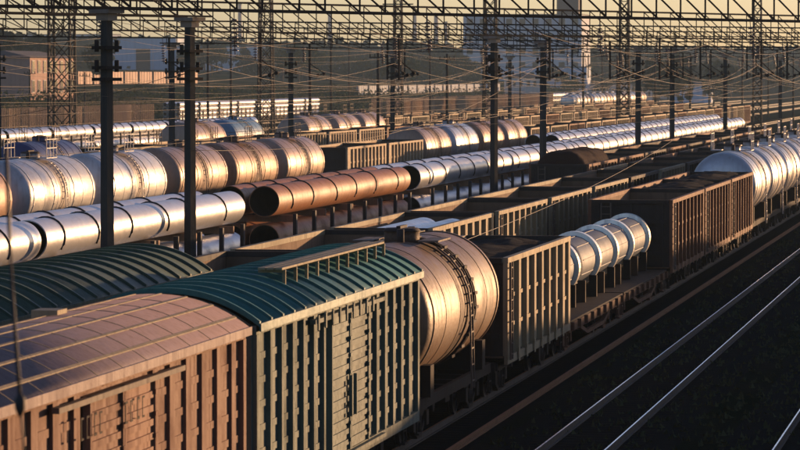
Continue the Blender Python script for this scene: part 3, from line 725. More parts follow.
# far pipe and tank rows at the upper right
for i in range(14):
    y0 = 1000+15.4*i
    place('flat_wagon', FLSF, fm4, 127, y0+7.2, f'{ORD[i]} flat wagon from the left in the pipe train below the factory', 'flat wagon', 'flat wagons below the factory')
    for dx, zz, nm in ((.68, 1.3+rp, 'front lower'), (-.68, 1.3+rp, 'rear lower'), (.68, 1.4+3*rp, 'front upper'), (-.68, 1.4+3*rp, 'rear upper')):
        pipe(127-dx, y0+7.2, zz, 14.3, rp, 'silver_pipe', f'{nm} silver pipe on the {ORD[i]} flat wagon below the factory', 'pipes below the factory', (-4,4) if zz > 3 else (), seg=20)
# banded small-pipe stacks, far row
for i in range(8):
    y0 = 585+15.2*i; 
    place('flat_wagon', FLSF, fm4, 134, y0+7, f'{ORD[i]} flat wagon from the left in the farthest pipe train', 'flat wagon', 'flat wagons of the farthest pipe train')
    for lay in range(4):
        for k in range(4):
            mb = MB(); r = .36; mb.lathe([(-6.6, r-.03), (-6.6, r), (6.6, r), (6.6, r-.03)], 12, 0, 0)
            tag(link('thin_pipe', mb.mesh('thin_pipe') if (i == 0 and lay == 0 and k == 0) else THIN, M['silver_pipe'], None, (-134-1.08+.72*k, y0+7, 1.3+r+lay*.76)),
                f"pale thin pipe, {['bottom','lower middle','upper middle','top'][lay]} layer, {['rearmost','rear middle','front middle','front'][k]} column, {ORD[i]} stack of the farthest train", 'pipe', 'thin pipes of the farthest train, stack '+ORD[i])
            if i == 0 and lay == 0 and k == 0: THIN = bpy.context.scene.objects['thin_pipe'].data

# ------------------------------------------------------------------ row 5: tanks and gondolas
g5 = 'wagons of the long row of tank wagons'
A5 = 45.0
TF = tank_spec(12.6, 1.62, 3.12, bands=4, rail=True, far=True)
TG = tank_spec(11.4, 1.55, 3.05, bands=4, rail=True, far=True)
def tm(t, b=None, lad='ladder'): return {'tank': t, 'band': b or t, 'dark': 'dark_inside', 'ladder': lad, 'under': 'under', 'wheel': 'wheel'}
tanks5 = [(144,'brown_tank','brown dusty'), (159.5,'brown_tank','brown'), (174.3,'white_tank','pale white'), (189.4,'white_tank','whitish'), (204.3,'beige_tank','beige'), (218.6,'brown_tank','brown'), (233.4,'beige_tank','pinkish beige')]
for i, (y, m_, d) in enumerate(tanks5):
    place('tank_wagon', TF, tm(m_, m_, 'ladder_pale' if i in (2,3) else 'ladder'), A5, y-7.4+.7, f'{d} tank wagon, {ORD[i]} from the left behind the silver and rusty pipes', 'tank wagon', g5)
for i, y in enumerate((248.5-2.5, 264.6-2.5)):
    place('gondola_wagon', GONF, GM('gon_pale', 'gon_dark'), A5, y+2.2, ['pale ribbed gondola right after the beige tanks behind the rusty pipes', 'pale ribbed gondola left of the second group of beige tanks'][i], 'gondola wagon', g5, sy=1.16)
for i, (y, m_, d) in enumerate(((279.5,'beige_tank','pinkish beige'), (294.2,'silver_tank','silvery'), (309.2,'brown_tank','brown'), (324,'beige_tank','beige'))):
    place('tank_wagon', TF, tm(m_), A5, y, f'{d} tank wagon, {ORD[i]} of the group behind the concrete posts', 'tank wagon', g5)
for i in range(19):
    place('gondola_wagon', GONF, GM(['gon_pale','gon_tan','gon_rust','gon_pale'][i%4], 'gon_dark'), A5, 339+14.3*i, f'{ORD[i]} ribbed gondola after the beige tank group behind the concrete posts', 'gondola wagon', g5)
    if i % 3: coal(A5, 339+14.3*i, 12.7, f'black coal in the {ORD[i]} ribbed gondola after the beige tank group', rise=.1)
g6 = 'wagons of the row behind the tank wagons'
for i in range(4):
    place('gondola_wagon', GONF, GM(['gon_pale','gon_rust'][i%2], 'gon_dark'), 58.5, 156+14.3*i, f'{ORD[i]} brown ribbed gondola behind the leftmost pale tanks', 'gondola wagon', g6)
for i in range(1):
    place('tank_wagon', TG, tm('blue_tank'), 58.5, 220, 'dark blue tank wagon behind the leftmost pale tank wagons', 'tank wagon', g6)
for i in range(29):
    place('gondola_wagon', GONF, GM(['gon_tan','gon_pale','gon_pale','gon_rust'][i%4], 'gon_dark'), 58.5, 242+14.3*i, f'{ORD[i]} ribbed gondola beyond the dark blue tank', 'gondola wagon', g6)
g7 = 'wagons of the rear tank row'
for i, (y, m_, d) in enumerate(((305,'beige_tank','beige'), (321,'cyan_tank','light blue'), (354,'beige_tank','beige'), (370,'beige_tank','beige'), (385,'beige_tank','pinkish'))):
    place('tank_wagon', TF, tm(m_), 68, y, f'{d} tank wagon, {ORD[i]} from the left in the rear tank row', 'tank wagon', g7)
for i in range(22):
    place('gondola_wagon', GONF, GM(['gon_rust','gon_pale','gon_tan'][i%3], 'gon_dark'), 71, 404+14.3*i, f'{ORD[i]} ribbed gondola right of the rear tank row', 'gondola wagon', g7)
# timber wagons far behind
for i in range(12):
    place('tank_wagon', TG, tm(['silver_tank','white_tank','beige_tank'][i%3]), 96, 800+13*i, f"{['silver','white','beige'][i%3]} tank wagon, {ORD[i]} from the left in the small far row over the gondolas", 'tank wagon', 'tank wagons of the small far row')
g9 = 'timber wagons in front of the hillside'
TW = flat_spec(13.6, far=True, stakes=False)
STK = []
for sx in (-1, 1):
    mbt = MB(); mbt.box(sx*1.47-.02, sx*1.47+.02, -6.6, 6.6, 1.1, 1.35)
    for k in range(16): y = -6.4+.86*k; mbt.box(sx*1.45-.05, sx*1.45+.05, y-.06, y+.06, 1.2, 4.2)
    STK.append(mbt.mesh('stake_rack'))
for i in range(24):
    y = 600+15*i if i > 6 else 470+15*i; ta = 120 if i > 6 else 134
    r_ = place('timber_wagon', TW, fm4, ta, y, f'{ORD[i]} timber wagon with tall stakes from the left before the hillside', 'timber wagon', g9)
    [link('stake_rack', q_, M['timber'], r_) for q_ in STK]
    if i > 6 and i % 3 != 1:
        mb = MB(); rnd = random.Random(i)
        for lay in range(6):
            for k in range(6): mb.xcyl(-1.3, 1.3, -5.8+2.3*k*.98, 1.55+.42*lay, .2, 6) if False else mb.tube([(-1.2+.48*k, -6.0+rnd.uniform(-.2,.2), 1.53+.4*lay), (-1.2+.48*k, 6.0+rnd.uniform(-.2,.2), 1.53+.4*lay)], .2, 7)
        tag(link('timber_stack', mb.mesh('timber_stack'), M['timber'], None, (-ta, y, 0)), f'brown logs stacked on the {ORD[i]} timber wagon from the left', 'timber', 'log stacks')

# ------------------------------------------------------------------ gantries
def gz(v0, v1, u, k): v = v0+(v1-v0)*u/800; return k*FPX/(VH-v)
def gantry(v0, v1, depth_m, posts, label, k=2.0, panel=1.9, uL=-25, aR=7.3, box=1.1, aL=None, thick=.09):
    H = CAMH+k
    p0 = P(0, VH, gz(v0, v1, 0, k)); p1 = P(800, VH, gz(v0, v1, 800, k)); d = (p1-p0)
    if aR == '190': pe = P(190, VH, gz(v0, v1, 190, k))
    elif aR is not None: t = (-aR-p0.x)/d.x; pe = p0+d*t
    else: pe = p1
    pl = P(uL, VH, gz(v0, v1, uL, k)) if aL is None else p0+d*((-aL-p0.x)/d.x); pl.z = pe.z = 0
    d = (pe-pl); Ln = d.length; dn = d/Ln; nrm = Vector((-dn.y, dn.x, 0))
    pl = pl - nrm*box/2; root = empty('overhead_gantry', tuple(pl)); tag(root, label, 'gantry', 'overhead line gantries across the yard')
    ang = math.atan2(dn.y, dn.x); root.rotation_euler = (0,0,ang)
    mb = MB(); n = max(2, int(Ln/panel)); st = Ln/n
    for sy in (0, box):
        mb.box(-.5, Ln+.5, sy-thick/2, sy+thick/2, H, H+thick); mb.box(-.5, Ln+.5, sy-thick/2, sy+thick/2, H+depth_m, H+depth_m+thick)
        for i in range(n+1):
            x = i*st; mb.bar((x, sy, H+thick), (x, sy, H+depth_m), thick*.62)
            if i < n:
                a_, b_ = ((x, sy, H+depth_m), (x+st, sy, H+thick)) 
                mb.bar(a_, b_, thick*.62)
    for i in range(n+1):
        x = i*st; mb.bar((x, 0, H+.05), (x, box, H+.05), thick*.5)
        if i < n: mb.bar((x, 0, H+.05), (x+st, box, H+.05), thick*.45)
        mb.bar((x, 0, H+depth_m+.05), (x, box, H+depth_m+.05), thick*.5)
    link('truss', mb.mesh('truss'), M['steel_dark'], root)
    pts = [0.0, Ln] + posts
    for q in posts + ['L', 'R']:
        if q == 'L': x = 0.0
        elif q == 'R': x = Ln
        else:
            z = gz(v0, v1, q, k); pw = P(q, VH, z); pw.z = 0; x = (pw-pl).dot(dn)
        hw = .138
        for sy in (box/2,):
            mb = MB(); w0, w1 = hw*1.12, hw*.9
            b = len(mb.v)
            for (zz, ww) in ((-.3, w0), (H-.12, w1)):
                for i_, j_ in ((-1,-1),(1,-1),(1,1),(-1,1)): mb.v.append((x+i_*ww, sy+j_*ww, zz))
            for f_ in ((0,1,5,4),(1,2,6,5),(2,3,7,6),(3,0,4,7),(4,5,6,7),(3,2,1,0)): mb.face([b+t for t in f_])
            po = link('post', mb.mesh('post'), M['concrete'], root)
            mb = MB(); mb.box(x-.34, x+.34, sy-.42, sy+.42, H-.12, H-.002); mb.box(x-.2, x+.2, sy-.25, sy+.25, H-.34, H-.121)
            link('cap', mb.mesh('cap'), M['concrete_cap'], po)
            mb = MB()
            for zz in (H-1.15, H-1.75, H-2.1): mb.box(x-.34, x+.34, sy-.3, sy+.3, zz-.05, zz+.05)
            for sx in (-1, 1):
                for zz in (H-1.1, H-1.7): mb.tube([(x+sx*.42, sy, zz-.18), (x+sx*.42, sy, zz+.18)], .07, 6)
            link('clamp', mb.mesh('clamp'), M['steel_dark'], po)
    return root, pl, dn, Ln, H
def ins_string(root, x, H, L=1.3, tilt=.0):
    mb = MB(); mb.tube([(x, 0, H), (x+tilt, -.1, H-L)], .015, 5)
    n = 8
    for i in range(n):
        t = .18+.7*i/(n-1); zc = H-L*t; mb.tube([(x+tilt*t, -.1*t, zc), (x+tilt*t, -.1*t, zc-.05)], [.05, .13], 8)
    link('insulator_string', mb.mesh('insulator_string'), M['insulator'], root)
def drop_frame(root, x, H, L=2.2):                        # hanging bracket with arms below the beam
    mb = MB(); mb.bar((x, .1, H), (x, .1, H-L), .08); mb.bar((x, .1, H-L+.1), (x+1.2, .1, H-L+.35), .05); mb.bar((x, .1, H-L*.55), (x+1.2, .1, H-L+.35), .04)
    for t in (.5, .9): mb.tube([(x+1.2*t, .1, H-L+.1+.25*t), (x+1.2*t+.12, .1, H-L+.13+.25*t)], .09, 8)
    link('drop_bracket', mb.mesh('drop_bracket'), M['steel_dark'], root)
GN = []
GN.append(gantry(7.5, 22.5, 1.75, [107], 'nearest overhead gantry, its truss running out of the top of the photo', panel=2.9, thick=.075))
GN.append(gantry(14.0, 29.0, .9, [], 'second overhead gantry, carried by the second thick concrete post', panel=2.0, aR='190', thick=.065))
GN.append(gantry(29.5, 40.5, 1.35, [494], 'overhead gantry carried by the middle concrete post', panel=2.4, thick=.06))
GN.append(gantry(37.0, 43.3, .9, [543], 'overhead gantry carried by the concrete post right of the middle one', panel=2.2, thick=.06, aL=52))
GN.append(gantry(42.5, 47.6, 1.0, [638], 'overhead gantry behind the first four, post over the coal gondolas', panel=2.6, aL=52, thick=.065))
GN.append(gantry(46.8, 50.4, 1.0, [672], 'overhead gantry carried by the slim post left of the silver tanks', panel=3.0, aL=52, thick=.065))
GN.append(gantry(50.0, 54.0, 1.0, [725], 'distant overhead gantry with its post above the silver tanks', panel=3.4, aL=52, thick=.065))
GN.append(gantry(54.5, 57.5, 1.0, [780], 'farthest overhead gantry low over the hazy hillside', panel=4, aL=52, thick=.065))
for gi, (root, pl, dn, Ln, H) in enumerate(GN):
    rnd = random.Random(gi)
    for a in (9.95, 14.6, 19.4, 24.2, 30.2, 35.2, 45, 58.5):
        t = (-a-pl.x)/dn.x
        if 0 < t < Ln:
            ins_string(root, t, H, 1.1+rnd.uniform(0,.3), rnd.uniform(-.15,.15))
            if gi > 1: drop_frame(root, t+.5, H)
def wire(pts, r, label, group='overhead wires above the yard', name='overhead_wire'):
    tag(link(name, MB().tube(pts, r, 5).mesh(name), M['wire']), label, 'wire', group)
def sagged(p, q, sag, n=12):
    p = Vector(p); q = Vector(q); return [tuple(p.lerp(q, i/n) - Vector((0,0,4*sag*(i/n)*(1-i/n)))) for i in range(n+1)]
tn = {9.95:'empty shiny track', 14.6:'nearest train', 19.4:'second train', 24.2:'third train', 30.2:'fourth train', 35.2:'fifth train', 45:'long tank row', 58.5:'row behind the tank wagons'}
for a in (9.95, 14.6, 19.4, 24.2, 30.2, 35.2, 45, 58.5):
    ys_ = []
    for gi in (0, 2, 4, 6, 7):
        root, pl, dn, Ln, H = GN[gi]; t = (-a-pl.x)/dn.x; ys_.append(pl.y+dn.y*t)
    ys_ = [ys_[0]-62] + ys_
    if a < 28: ys_ = ys_[1:]                      # near tracks: the first span lies outside the picture
    pts = []; pc = []
    for y0, y1 in zip(ys_[:-1], ys_[1:]):
        if y1 < y0+4: continue
        pts += sagged((-a, y0, 9.1), (-a, y1, 9.1), 1.0)[:-1]; pc += [(-a-.2, y0, 6.75), (-a+.2, (y0+y1)/2, 6.70)]
    wire(pts, .008, f'sagging messenger wire above the {tn[a]}'); wire(pc, .007, f'contact wire above the {tn[a]}')
LW = {12.3: 'between the empty tracks and the nearest train', 17.0: 'between the nearest and the second train', 21.8: 'between the second and third trains', 27.2: 'along the row of thick posts', 33.0: 'just behind the rusty pipes', 40: 'in front of the long tank row', 51: 'behind the long tank row', 64: 'over the rear tank row'}
for a in LW:
    for hz_, nm in ((10.2, 'upper'), (7.9, 'lower')):
        ys_ = [(lambda g: g[1].y+g[2].y*((-a-g[1].x)/g[2].x))(GN[gi]) for gi in (0, 2, 4, 6, 7)]
        pts = []
        for y0, y1 in zip(ys_[:-1], ys_[1:]):
            if y1 > y0+4: pts += sagged((-a, y0, hz_), (-a, y1, hz_), .7 if nm == 'upper' else .35, 8)[:-1]
        if len(pts) > 2: wire(pts, .006, f'fine {nm} line wire {LW[a]}', 'line wires between the gantries', 'line_wire')
# feeder wires slung across the yard between gantry posts and off to the sides
fw = [((-40,122,125),(205,63,124),.3,'low feeder wire rising from the left edge to the second thick post'),
      ((205,63,124),(400,78,190),.6,'feeder wire from the second thick post toward the middle of the picture'),
      ((-40,160,140),(560,52,215),1.2,'long feeder wire rising right across the left half of the yard'),
      ((200,100,126),(494,62,186),.8,'feeder wire between the second thick post and the middle post'),
      ((190,150,110),(543,62,213),1.4,'slack feeder wire over the rusty pipes up to the post right of the middle'),
      ((300,135,130),(638,62,262),1.2,'feeder wire climbing from the rusty pipes to the slim post over the coal'),
      ((540,110,160),(790,60,400),1.6,'curved golden feeder wire over the rusty gondolas toward the right edge'),
      ((500,66,190),(672,66,290),1.0,'feeder wire sagging between the middle post and the slim right post'),
      ((620,98,230),(800,58,330),.8,'feeder wire above the silver tank wagons at the right'),
      ((440,250,92),(700,120,230),.5,'dark wire slanting over the ringed drums and open gondolas')]
for i, (p, q, sg, lb) in enumerate(fw):
    wire(sagged(P(*p), P(*q), sg, 20), .008, lb, 'slack feeder wires', 'feeder_wire')
# blurred cable with a clamp hanging close to the camera, lower left
root = empty('hanging_cable', tuple(P(18, 330, 24))); tag(root, 'dark blurred hanging cable with a clamp at the lower left', 'cable')
q0 = P(18, 330, 24)
pp = [P(6, 150, 24.6)-q0, P(9, 230, 24.3)-q0, P(12, 300, 24.1)-q0, P(17, 370, 24)-q0, P(19, 400, 24)-q0]
link('cable', MB().tube(pp, .013, 6).mesh('cable'), M['strap'], root)
b_ = P(19, 405, 24)-q0; link('clamp', MB().tube([b_+Vector((0,0,.07)), b_+Vector((0,0,.03)), b_-Vector((0,0,.03)), b_-Vector((0,0,.08))], [.015,.04,.035,.01], 8).mesh('clamp'), M['strap'], root)
pp = [P(19, 405, 24)-q0, P(22, 440, 24)-q0, P(24, 480, 24)-q0]
link('cable_tail', MB().tube(pp, .008, 6).mesh('cable_tail'), M['strap'], root)

# ------------------------------------------------------------------ lattice masts and poles
def lattice_mast(u, a, w0, w1, H, label, base=0):
    z = depth(u, a); p = P(u, VH, z); x, y = p.x, p.y; gz0 = terr(x, y)
    root = empty('lattice_mast', (x, y, gz0)); tag(root, label, 'mast', None)
    legs = [(-1,-1),(1,-1),(1,1),(-1,1)]
    def c(i, zz): ww = (w0+(w1-w0)*zz/H)/2; return (legs[i][0]*ww, legs[i][1]*ww, zz)
    for i in range(4): link('leg', MB().bar(c(i,0), c(i,H), .2).mesh('leg'), M['steel_dark'], root)
    mb = MB(); n = int(H/w0)
    for k in range(n):
        z0, z1 = H*k/n, H*(k+1)/n
        for i in range(4):
            j = (i+1) % 4; mb.bar(c(i,z0), c(j,z1), .1); mb.bar(c(j,z0), c(i,z1), .1); mb.bar(c(i,z1), c(j,z1), .1)
    link('bracing', mb.mesh('bracing'), M['steel_dark'], root)
    mb = MB(); mb.box(-2.4, 2.4, -.1, .1, H-1.5, H-1.3); mb.box(-w1/2-.1, w1/2+.1, -w1/2-.1, w1/2+.1, H, H+.1); link('crossarm', mb.mesh('crossarm'), M['steel_dark'], root)
lattice_mast(62, 93, 2.2, 2.0, 24, 'wide dark lattice mast standing behind the pipes at the left')
lattice_mast(266, 101, 2.0, 1.3, 27, 'slim lattice mast above the rear tank wagons, left of centre')
lattice_mast(398, 96, 1.4, 1.1, 21, 'thin lattice mast near the middle behind the tank wagons')
lattice_mast(490, 64.5, 1.6, 1.2, 26, 'lattice mast left of the grey factory block')
lattice_mast(624, 52, 1.3, 1.0, 30, 'tall thin lattice mast right of the factory tower')
lattice_mast(757, 40, 1.3, 1.0, 28, 'lattice mast at the far right over the silver tanks')
def pole(u, a, H, label, r=.16):
    z = depth(u, a); p = P(u, VH, z); g0 = terr(p.x, p.y)
    root = empty('utility_pole', (p.x, p.y, g0)); tag(root, label, 'pole', 'slim poles behind the trains')
    link('shaft', MB().tube([(0,0,-.2),(0,0,H)], [r*1.2, r*.8], 8).mesh('shaft'), M['steel_dark'], root)
    mb = MB(); mb.box(-.9, .9, -.05, .05, H-.7, H-.58)
    for x in (-.8, -.3, .3, .8): mb.tube([(x,0,H-.58),(x,0,H-.3)], .07, 6)
    link('crossarm', mb.mesh('crossarm'), M['steel_dark'], root)
for i, (u, a, H) in enumerate(sorted(((208,98,13),(231,102,14),(310,78,12),(331,100,14),(349,140,15),(378,64,11),(430,97,14),(447,64,11),(520,100,16),(583,65,12),(602,97,14),(617,52,11),(655,64,13),(690,52,12),(709,64,13),(742,52,12),(768,52,13),(793,40,12),(30,150,9),(85,148,9)))):
    pole(u, a, H, f'slim dark pole with a short crossarm rising behind the trains, {ORD[i]} from the left')

# ------------------------------------------------------------------ buildings
def building(name, a, u, wx, wy, h, wall, label, rows=0, cols=0, roof='flat', base=None, rz=0, side='x', winw=1.2, winh=1.6, roofh=1.2, cat='building', wall_lbl=None):
    z = depth(u, a); p = P(u, VH, z); g0 = terr(p.x, p.y) if base is None else base
    root = empty(name, (p.x, p.y, g0), rz); tag(root, label, cat, None)
    link('wall', MB().box(-wx/2, wx/2, -wy/2, wy/2, -2.5, h).mesh('wall'), M[wall], root)
    mb = MB()
    if roof == 'flat': mb.box(-wx/2-.2, wx/2+.2, -wy/2-.2, wy/2+.2, h+.002, h+.4)
    else:
        o_ = .5; v = [(-wx/2-o_,-wy/2-o_,h),(wx/2+o_,-wy/2-o_,h),(wx/2+o_,wy/2+o_,h),(-wx/2-o_,wy/2+o_,h)]
        r1, r2 = ((0,-wy/2+wx*.3,h+roofh),(0,wy/2-wx*.3,h+roofh)) if wy > wx else ((-wx/2+wy*.3,0,h+roofh),(wx/2-wy*.3,0,h+roofh))
        mb.v += v+[r1, r2]
        if wy > wx: fs = ((0,1,4),(1,2,5,4),(2,3,5),(3,0,4,5),(3,2,1,0))
        else: fs = ((3,0,4),(0,1,5,4),(1,2,5),(2,3,4,5),(3,2,1,0))
        for f_ in fs: mb.face(list(f_))
    link('roof', mb.mesh('roof'), M['roof_dark'], root)
    for r_ in range(rows):
        zc = h*(r_+.5)/rows + .1
        for sd_ in (('x', 'y') if side == 'xy' else (side,)):
            L_ = wy if sd_ == 'x' else wx
            for c_ in range(cols):
                t = -L_/2 + L_*(c_+.5)/cols
                m1, m2 = MB(), MB()
                if sd_ == 'x':
                    m1.box(wx/2+.002, wx/2+.12, t-winw/2-.12, t+winw/2+.12, zc-winh/2-.12, zc+winh/2+.12); m2.box(wx/2+.121, wx/2+.13, t-winw/2, t+winw/2, zc-winh/2, zc+winh/2)
                else:
                    m1.box(t-winw/2-.12, t+winw/2+.12, -wy/2-.12, -wy/2-.002, zc-winh/2-.12, zc+winh/2+.12); m2.box(t-winw/2, t+winw/2, -wy/2-.13, -wy/2-.121, zc-winh/2, zc+winh/2)
                wdw = link('window', m1.mesh('window'), M['plaster_white'], root); link('pane', m2.mesh('pane'), M['glass'], wdw)
    return root
building('office_building', 170, 22, 11, 30, 6.6, 'plaster_pink', 'pinkish two storey building with dark hipped roof at the left edge', 2, 8, 'hip', winw=1.5, winh=1.9)
building('warehouse', 330, 147, 26, 14, 12, 'panel_blue', 'pale blue warehouse with a tall dark gate behind the tan fence', 0, 0, 'flat')
building('warehouse', 300, 222, 30, 18, 9, 'panel_grey', 'low grey warehouse right of the pale blue one', 1, 6, 'flat', side='y', winw=3)
building('factory_block', 200, 527, 48, 30, 29, 'panel_grey', 'large grey factory block rising above the skyline behind the gantries', 5, 9, 'flat', base=4, side='y', winw=2.4, winh=2.6, cat='factory')
building('factory_tower', 196, 569, 9.5, 12, 60, 'roof_dark', 'tall dark tower standing in front of the grey factory block', 0, 0, 'flat', base=3, cat='tower')
building('small_house', 150, 524, 9, 8, 7.5, 'plaster_white', 'small pale house with a bright right wall before the factory', 2, 3, 'hip', side='xy', rz=R(-38))
building('workshop', 165, 555, 24, 12, 6.5, 'panel_blue', 'long pale blue workshop with dark windows below the factory', 1, 8, 'flat', side='y', winw=1.6, winh=3)
building('workshop', 150, 600, 22, 10, 5, 'plaster_white', 'low white workshop right of the factory block', 1, 6, 'flat', side='y')
building('small_house', 105, 692, 13, 10, 5.5, 'panel_blue', 'pale blue shed between the right hand posts', 1, 3, 'hip', side='y')
building('small_house', 130, 645, 3.5, 3.5, 9, 'plaster_white', 'slim white tower house beside the slim gantry post', 2, 1, 'flat', side='xy', rz=R(-35))
building('small_house', 128, 667, 3.5, 3.5, 8, 'plaster_white', 'second slim pale tower house, right of the white one', 2, 1, 'flat', side='xy', rz=R(-35))
building('apartment_block', 420, 285, 36, 12, 12, 'plaster_white', 'pale apartment block on the hill left of centre', 4, 10, 'flat', side='y', rz=R(-20))
building('apartment_block', 460, 60, 60, 12, 15, 'panel_grey', 'grey apartment block high on the hazy hill at the left', 5, 12, 'flat', side='y', rz=R(-15))
building('apartment_block', 430, 400, 40, 12, 12, 'plaster_pink', 'pinkish apartment block on the hill near the middle', 4, 10, 'flat', side='y', rz=R(-25))
building('small_house', 250, 330, 12, 10, 5, 'plaster_white', 'white house on the green slope left of centre', 1, 3, 'hip', side='xy', rz=R(-40))
building('small_house', 240, 382, 12, 10, 5, 'plaster_white', 'white house on the green slope near the middle', 1, 3, 'hip', side='xy', rz=R(-40))
building('small_house', 235, 398, 9, 8, 4.5, 'plaster_pink', 'small pink house beside the white one near the middle', 1, 2, 'hip', side='xy', rz=R(-40))
# gate on the blue warehouse is a part of it
for o in list(S.objects):
    if o.get('label', '').startswith('pale blue warehouse'):
        link('gate', MB().box(-2.5, 3, -7.15, -7.002, 0, 8).mesh('gate'), M['roof_dark'], o)
        link('gate_trim', MB().box(4, 4.2, -7.15, -7.002, 0, 9).mesh('trim'), M['plaster_white'], o); S.objects[-1]  # narrow pale strip beside the gate
# chimneys
for i, (u, a, H, r) in enumerate(((436,380,34,1.6),(446,390,30,1.2),(330,520,40,1.8),(240,560,42,1.5),(415,520,46,1.6))):
    z = depth(u, a); p = P(u, VH, z); root = empty('chimney_stack', (p.x, p.y, terr(p.x, p.y)))
    tag(root, ['thick pale chimney just left of the factory block','thin chimney next to the thick one left of the factory','distant chimney on the hill left of centre','distant chimney above the slim lattice mast','tall distant chimney near the middle of the skyline'][i], 'chimney', 'chimneys on the skyline')
    link('shaft', MB().tube([(0,0,-2),(0,0,H)], [r*1.3, r*.8], 14).mesh('shaft'), M['plaster_pink'], root); link('rim', MB().tube([(0,0,H),(0,0,H+.8)], [r*.95, r*.95], 14).mesh('rim'), M['roof_dark'], root)
# tan profiled fence on the bank
def fence(a, ya, yb, h, mat, label):
    root = empty('metal_fence', (-a, ya, 0)); tag(root, label, 'fence')
    mb = MB(); y = 0; L_ = yb-ya
    while y < L_:
        g0 = terr(-a, ya+y)-.3; mb.box(-.05, .06 if int(y/1.5)%2 else .14, y, y+1.5, g0, g0+h+.3); y += 1.5
    link('panels', mb.mesh('panels'), M[mat], root)
    y = 0
    while y < L_: g0 = terr(-a, ya+y); link('fence_post', MB().box(.15, .4, y-.12, y+.12, g0-.3, g0+h+.2).mesh('fence_post'), M['roof_dark'], root); y += 15
fence(212, 815, 955, 2.9, 'fence_tan', 'long tan ribbed fence on the bank at the left')
fence(160, 900, 1150, 2.2, 'panel_grey', 'grey fence on the bank right of the small pale house')

# ------------------------------------------------------------------ trees
def crown_mesh(seed, n=420, rx=3.4, rz_=3.6, zc=6.2, s=.75):
    rnd = random.Random(seed); mb = MB()
    lobes = [(rnd.uniform(-1.6,1.6), rnd.uniform(-1.6,1.6), zc+rnd.uniform(-2.2,2.4), rnd.uniform(1.1,2.2)) for _ in range(8)]
    for _ in range(n):
        lx, ly, lz, lr = rnd.choice(lobes)
        d = Vector((rnd.gauss(0,1), rnd.gauss(0,1), rnd.gauss(0,1))).normalized()*lr*rnd.uniform(.55,1.05)
        c = Vector((lx, ly, lz)) + d
        q = s*rnd.uniform(.5,1.2)
        e = Euler((rnd.uniform(0,6), rnd.uniform(0,6), rnd.uniform(0,6))).to_matrix()
        b = len(mb.v)
        for p in ((-.5,-.3,0),(.1,-.5,.1),(.55,.1,0),(0,.5,-.1)): mb.v.append(tuple(c + e @ Vector(p)*q*1.4))
        mb.face([b,b+1,b+2,b+3])
    return mb.mesh('crown')
def trunk_mesh(seed):
    rnd = random.Random(seed); mb = MB(); mb.tube([(0,0,-.5),(.1,0,2),(.05,.1,4.5),(0,0,7.5)], [.28,.22,.15,.05], 7)
    for k in range(5):
        t = rnd.uniform(0,6.28); z = rnd.uniform(2.6,5.5); mb.tube([(0,0,z),(math.cos(t)*1.0,math.sin(t)*1.0,z+.9),(math.cos(t)*2.0,math.sin(t)*2.0,z+2.0)], [.1,.06,.02], 5)
    return mb.mesh('trunk')
CR = [crown_mesh(s) for s in range(5)]; TK = [trunk_mesh(s) for s in range(5)]
tree_n = 0
def tree(x, y, s, label, group, dark=False):
    global tree_n
    k = tree_n % 5; tree_n += 1
    root = empty('broadleaf_tree', (x, y, terr(x, y)), random.uniform(0, 6)); root.scale = (s*random.uniform(.9,1.3), s*random.uniform(.9,1.3), s)
    tag(root, label, 'tree', group); link('trunk', TK[k], M['bark'], root); link('crown', CR[k], M['leaf_dark' if dark else 'leaf'], root)
rnd = random.Random(3)
def treeband(n, u0, u1, a0, a1, s0, s1, label, group, dark=False):
    L_ = []
    for _ in range(n):
        L_.append((rnd.uniform(u0, u1), rnd.uniform(a0, a1), rnd.uniform(s0, s1)))
    for i, (u, a, q) in enumerate(sorted(L_)):
        z = depth(u, a); p = P(u, VH, z); tree(p.x, p.y, q, f'{label}, {ORD[i]} from the left', group, dark)
treeband(22, 540, 640, 140, 172, .5, .85, 'olive bushy tree on the bank right of the pale house', 'bushy trees by the workshops')
treeband(20, 385, 470, 165, 230, .6, 1.0, 'green bushy tree left of the factory block', 'bushy trees left of the factory')
treeband(26, 280, 400, 200, 320, .7, 1.1, 'hazy tree on the green slope left of centre', 'trees on the green slope')
treeband(16, -10, 120, 185, 330, .7, 1.2, 'hazy tree on the slope around the pink building', 'trees around the pink building', True)
treeband(12, 180, 280, 230, 320, .8, 1.2, 'dark hazy tree behind the tan fence', 'trees behind the tan fence', True)
treeband(30, 640, 815, 75, 150, .8, 1.4, 'dark tree beyond the right end of the yard', 'trees beyond the yard at the right', True)
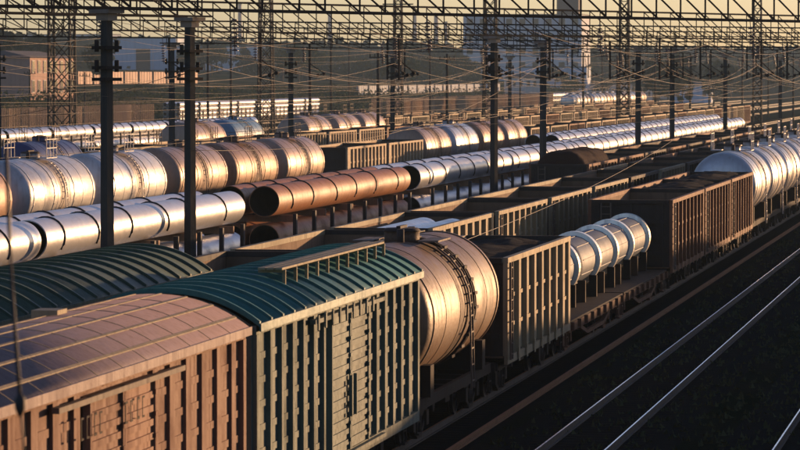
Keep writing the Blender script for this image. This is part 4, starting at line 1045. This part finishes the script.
# far-off wood on the hill: one mass
mb = MB(); rnd = random.Random(11)
def clump(x, y, z, s):
    for _ in range(18):
        c = Vector((x+rnd.gauss(0,s*.45), y+rnd.gauss(0,s*.45), z+rnd.uniform(.1,1)*s)); e = Euler((rnd.uniform(0,6), rnd.uniform(0,6), rnd.uniform(0,6))).to_matrix(); q = s*rnd.uniform(.15,.34); b = len(mb.v)
        for p in ((-.5,-.3,0),(.2,-.55,.1),(.55,.1,0),(0,.5,-.1)): mb.v.append(tuple(c + e @ Vector(p)*q))
        mb.face([b,b+1,b+2,b+3])
for _ in range(5200):
    u = rnd.uniform(-60, 900); z = rnd.uniform(1560, 3600)
    p = P(u, VH, z); clump(p.x, p.y, terr(p.x, p.y)-1, rnd.uniform(7, 15))
for _ in range(1300):
    u = rnd.choice([rnd.uniform(-60, 95), rnd.uniform(245, 480)]); z = rnd.uniform(1250, 1600)
    p = P(u, VH, z); clump(p.x, p.y, terr(p.x, p.y)-1, rnd.uniform(4, 8))
o = kind(link('far_wood', mb.mesh('far_wood'), M['leaf_dark']), 'stuff'); tag(o, 'hazy dark wood covering the far hill along the skyline', 'wood')
# scrub along the bank
mb = MB()
for _ in range(1500):
    a = rnd.uniform(143, 165); y = rnd.uniform(430, 1300); clump(-a, y, terr(-a, y)-.3, rnd.uniform(.8, 2.2))
o = kind(link('scrub', mb.mesh('scrub'), M['leaf']), 'stuff'); tag(o, 'low scrub along the foot of the bank behind the yard', 'scrub')

# rough dry grass between the empty tracks
mb = MB(); rnd = random.Random(5)
for _ in range(9000):
    y = 60+260*rnd.random()**1.3; x = -rnd.uniform(-2, 12.3)
    if min(abs(abs(x+9.95)-.76), abs(abs(x+4.75)-.76)) < .12: continue
    for _k in range(3):
        t = rnd.uniform(0, 6.28); q = rnd.uniform(.03, .09); h = rnd.uniform(.05, .17); b = len(mb.v); ox, oy = rnd.gauss(0,.06), rnd.gauss(0,.06)
        mb.v += [(x+ox-q*math.cos(t), y+oy-q*math.sin(t), 0), (x+ox+q*math.cos(t), y+oy+q*math.sin(t), 0), (x+ox+rnd.gauss(0,.05), y+oy+rnd.gauss(0,.05), h)]
        mb.face([b, b+1, b+2])
o = kind(link('grass', mb.mesh('grass'), M['leaf_dark']), 'stuff'); tag(o, 'sparse dark grass between the shiny rails', 'grass')

# ------------------------------------------------------------------ haze
mb = MB(); mb.box(-3400, 2600, -250, 4600, -1.5, 75)
hz = bpy.data.materials.new('haze'); hz.use_nodes = True; n_ = hz.node_tree; n_.nodes.clear()
pv = n_.nodes.new('ShaderNodeVolumePrincipled'); pv.inputs['Density'].default_value = 0.00012; pv.inputs['Color'].default_value = (.66,.90,1.0,1); pv.inputs['Anisotropy'].default_value = 0
mo = n_.nodes.new('ShaderNodeOutputMaterial'); n_.links.new(pv.outputs[0], mo.inputs['Volume'])
o = kind(link('haze', mb.mesh('haze'), hz), 'stuff'); tag(o, 'thin evening haze over the whole yard', 'haze')
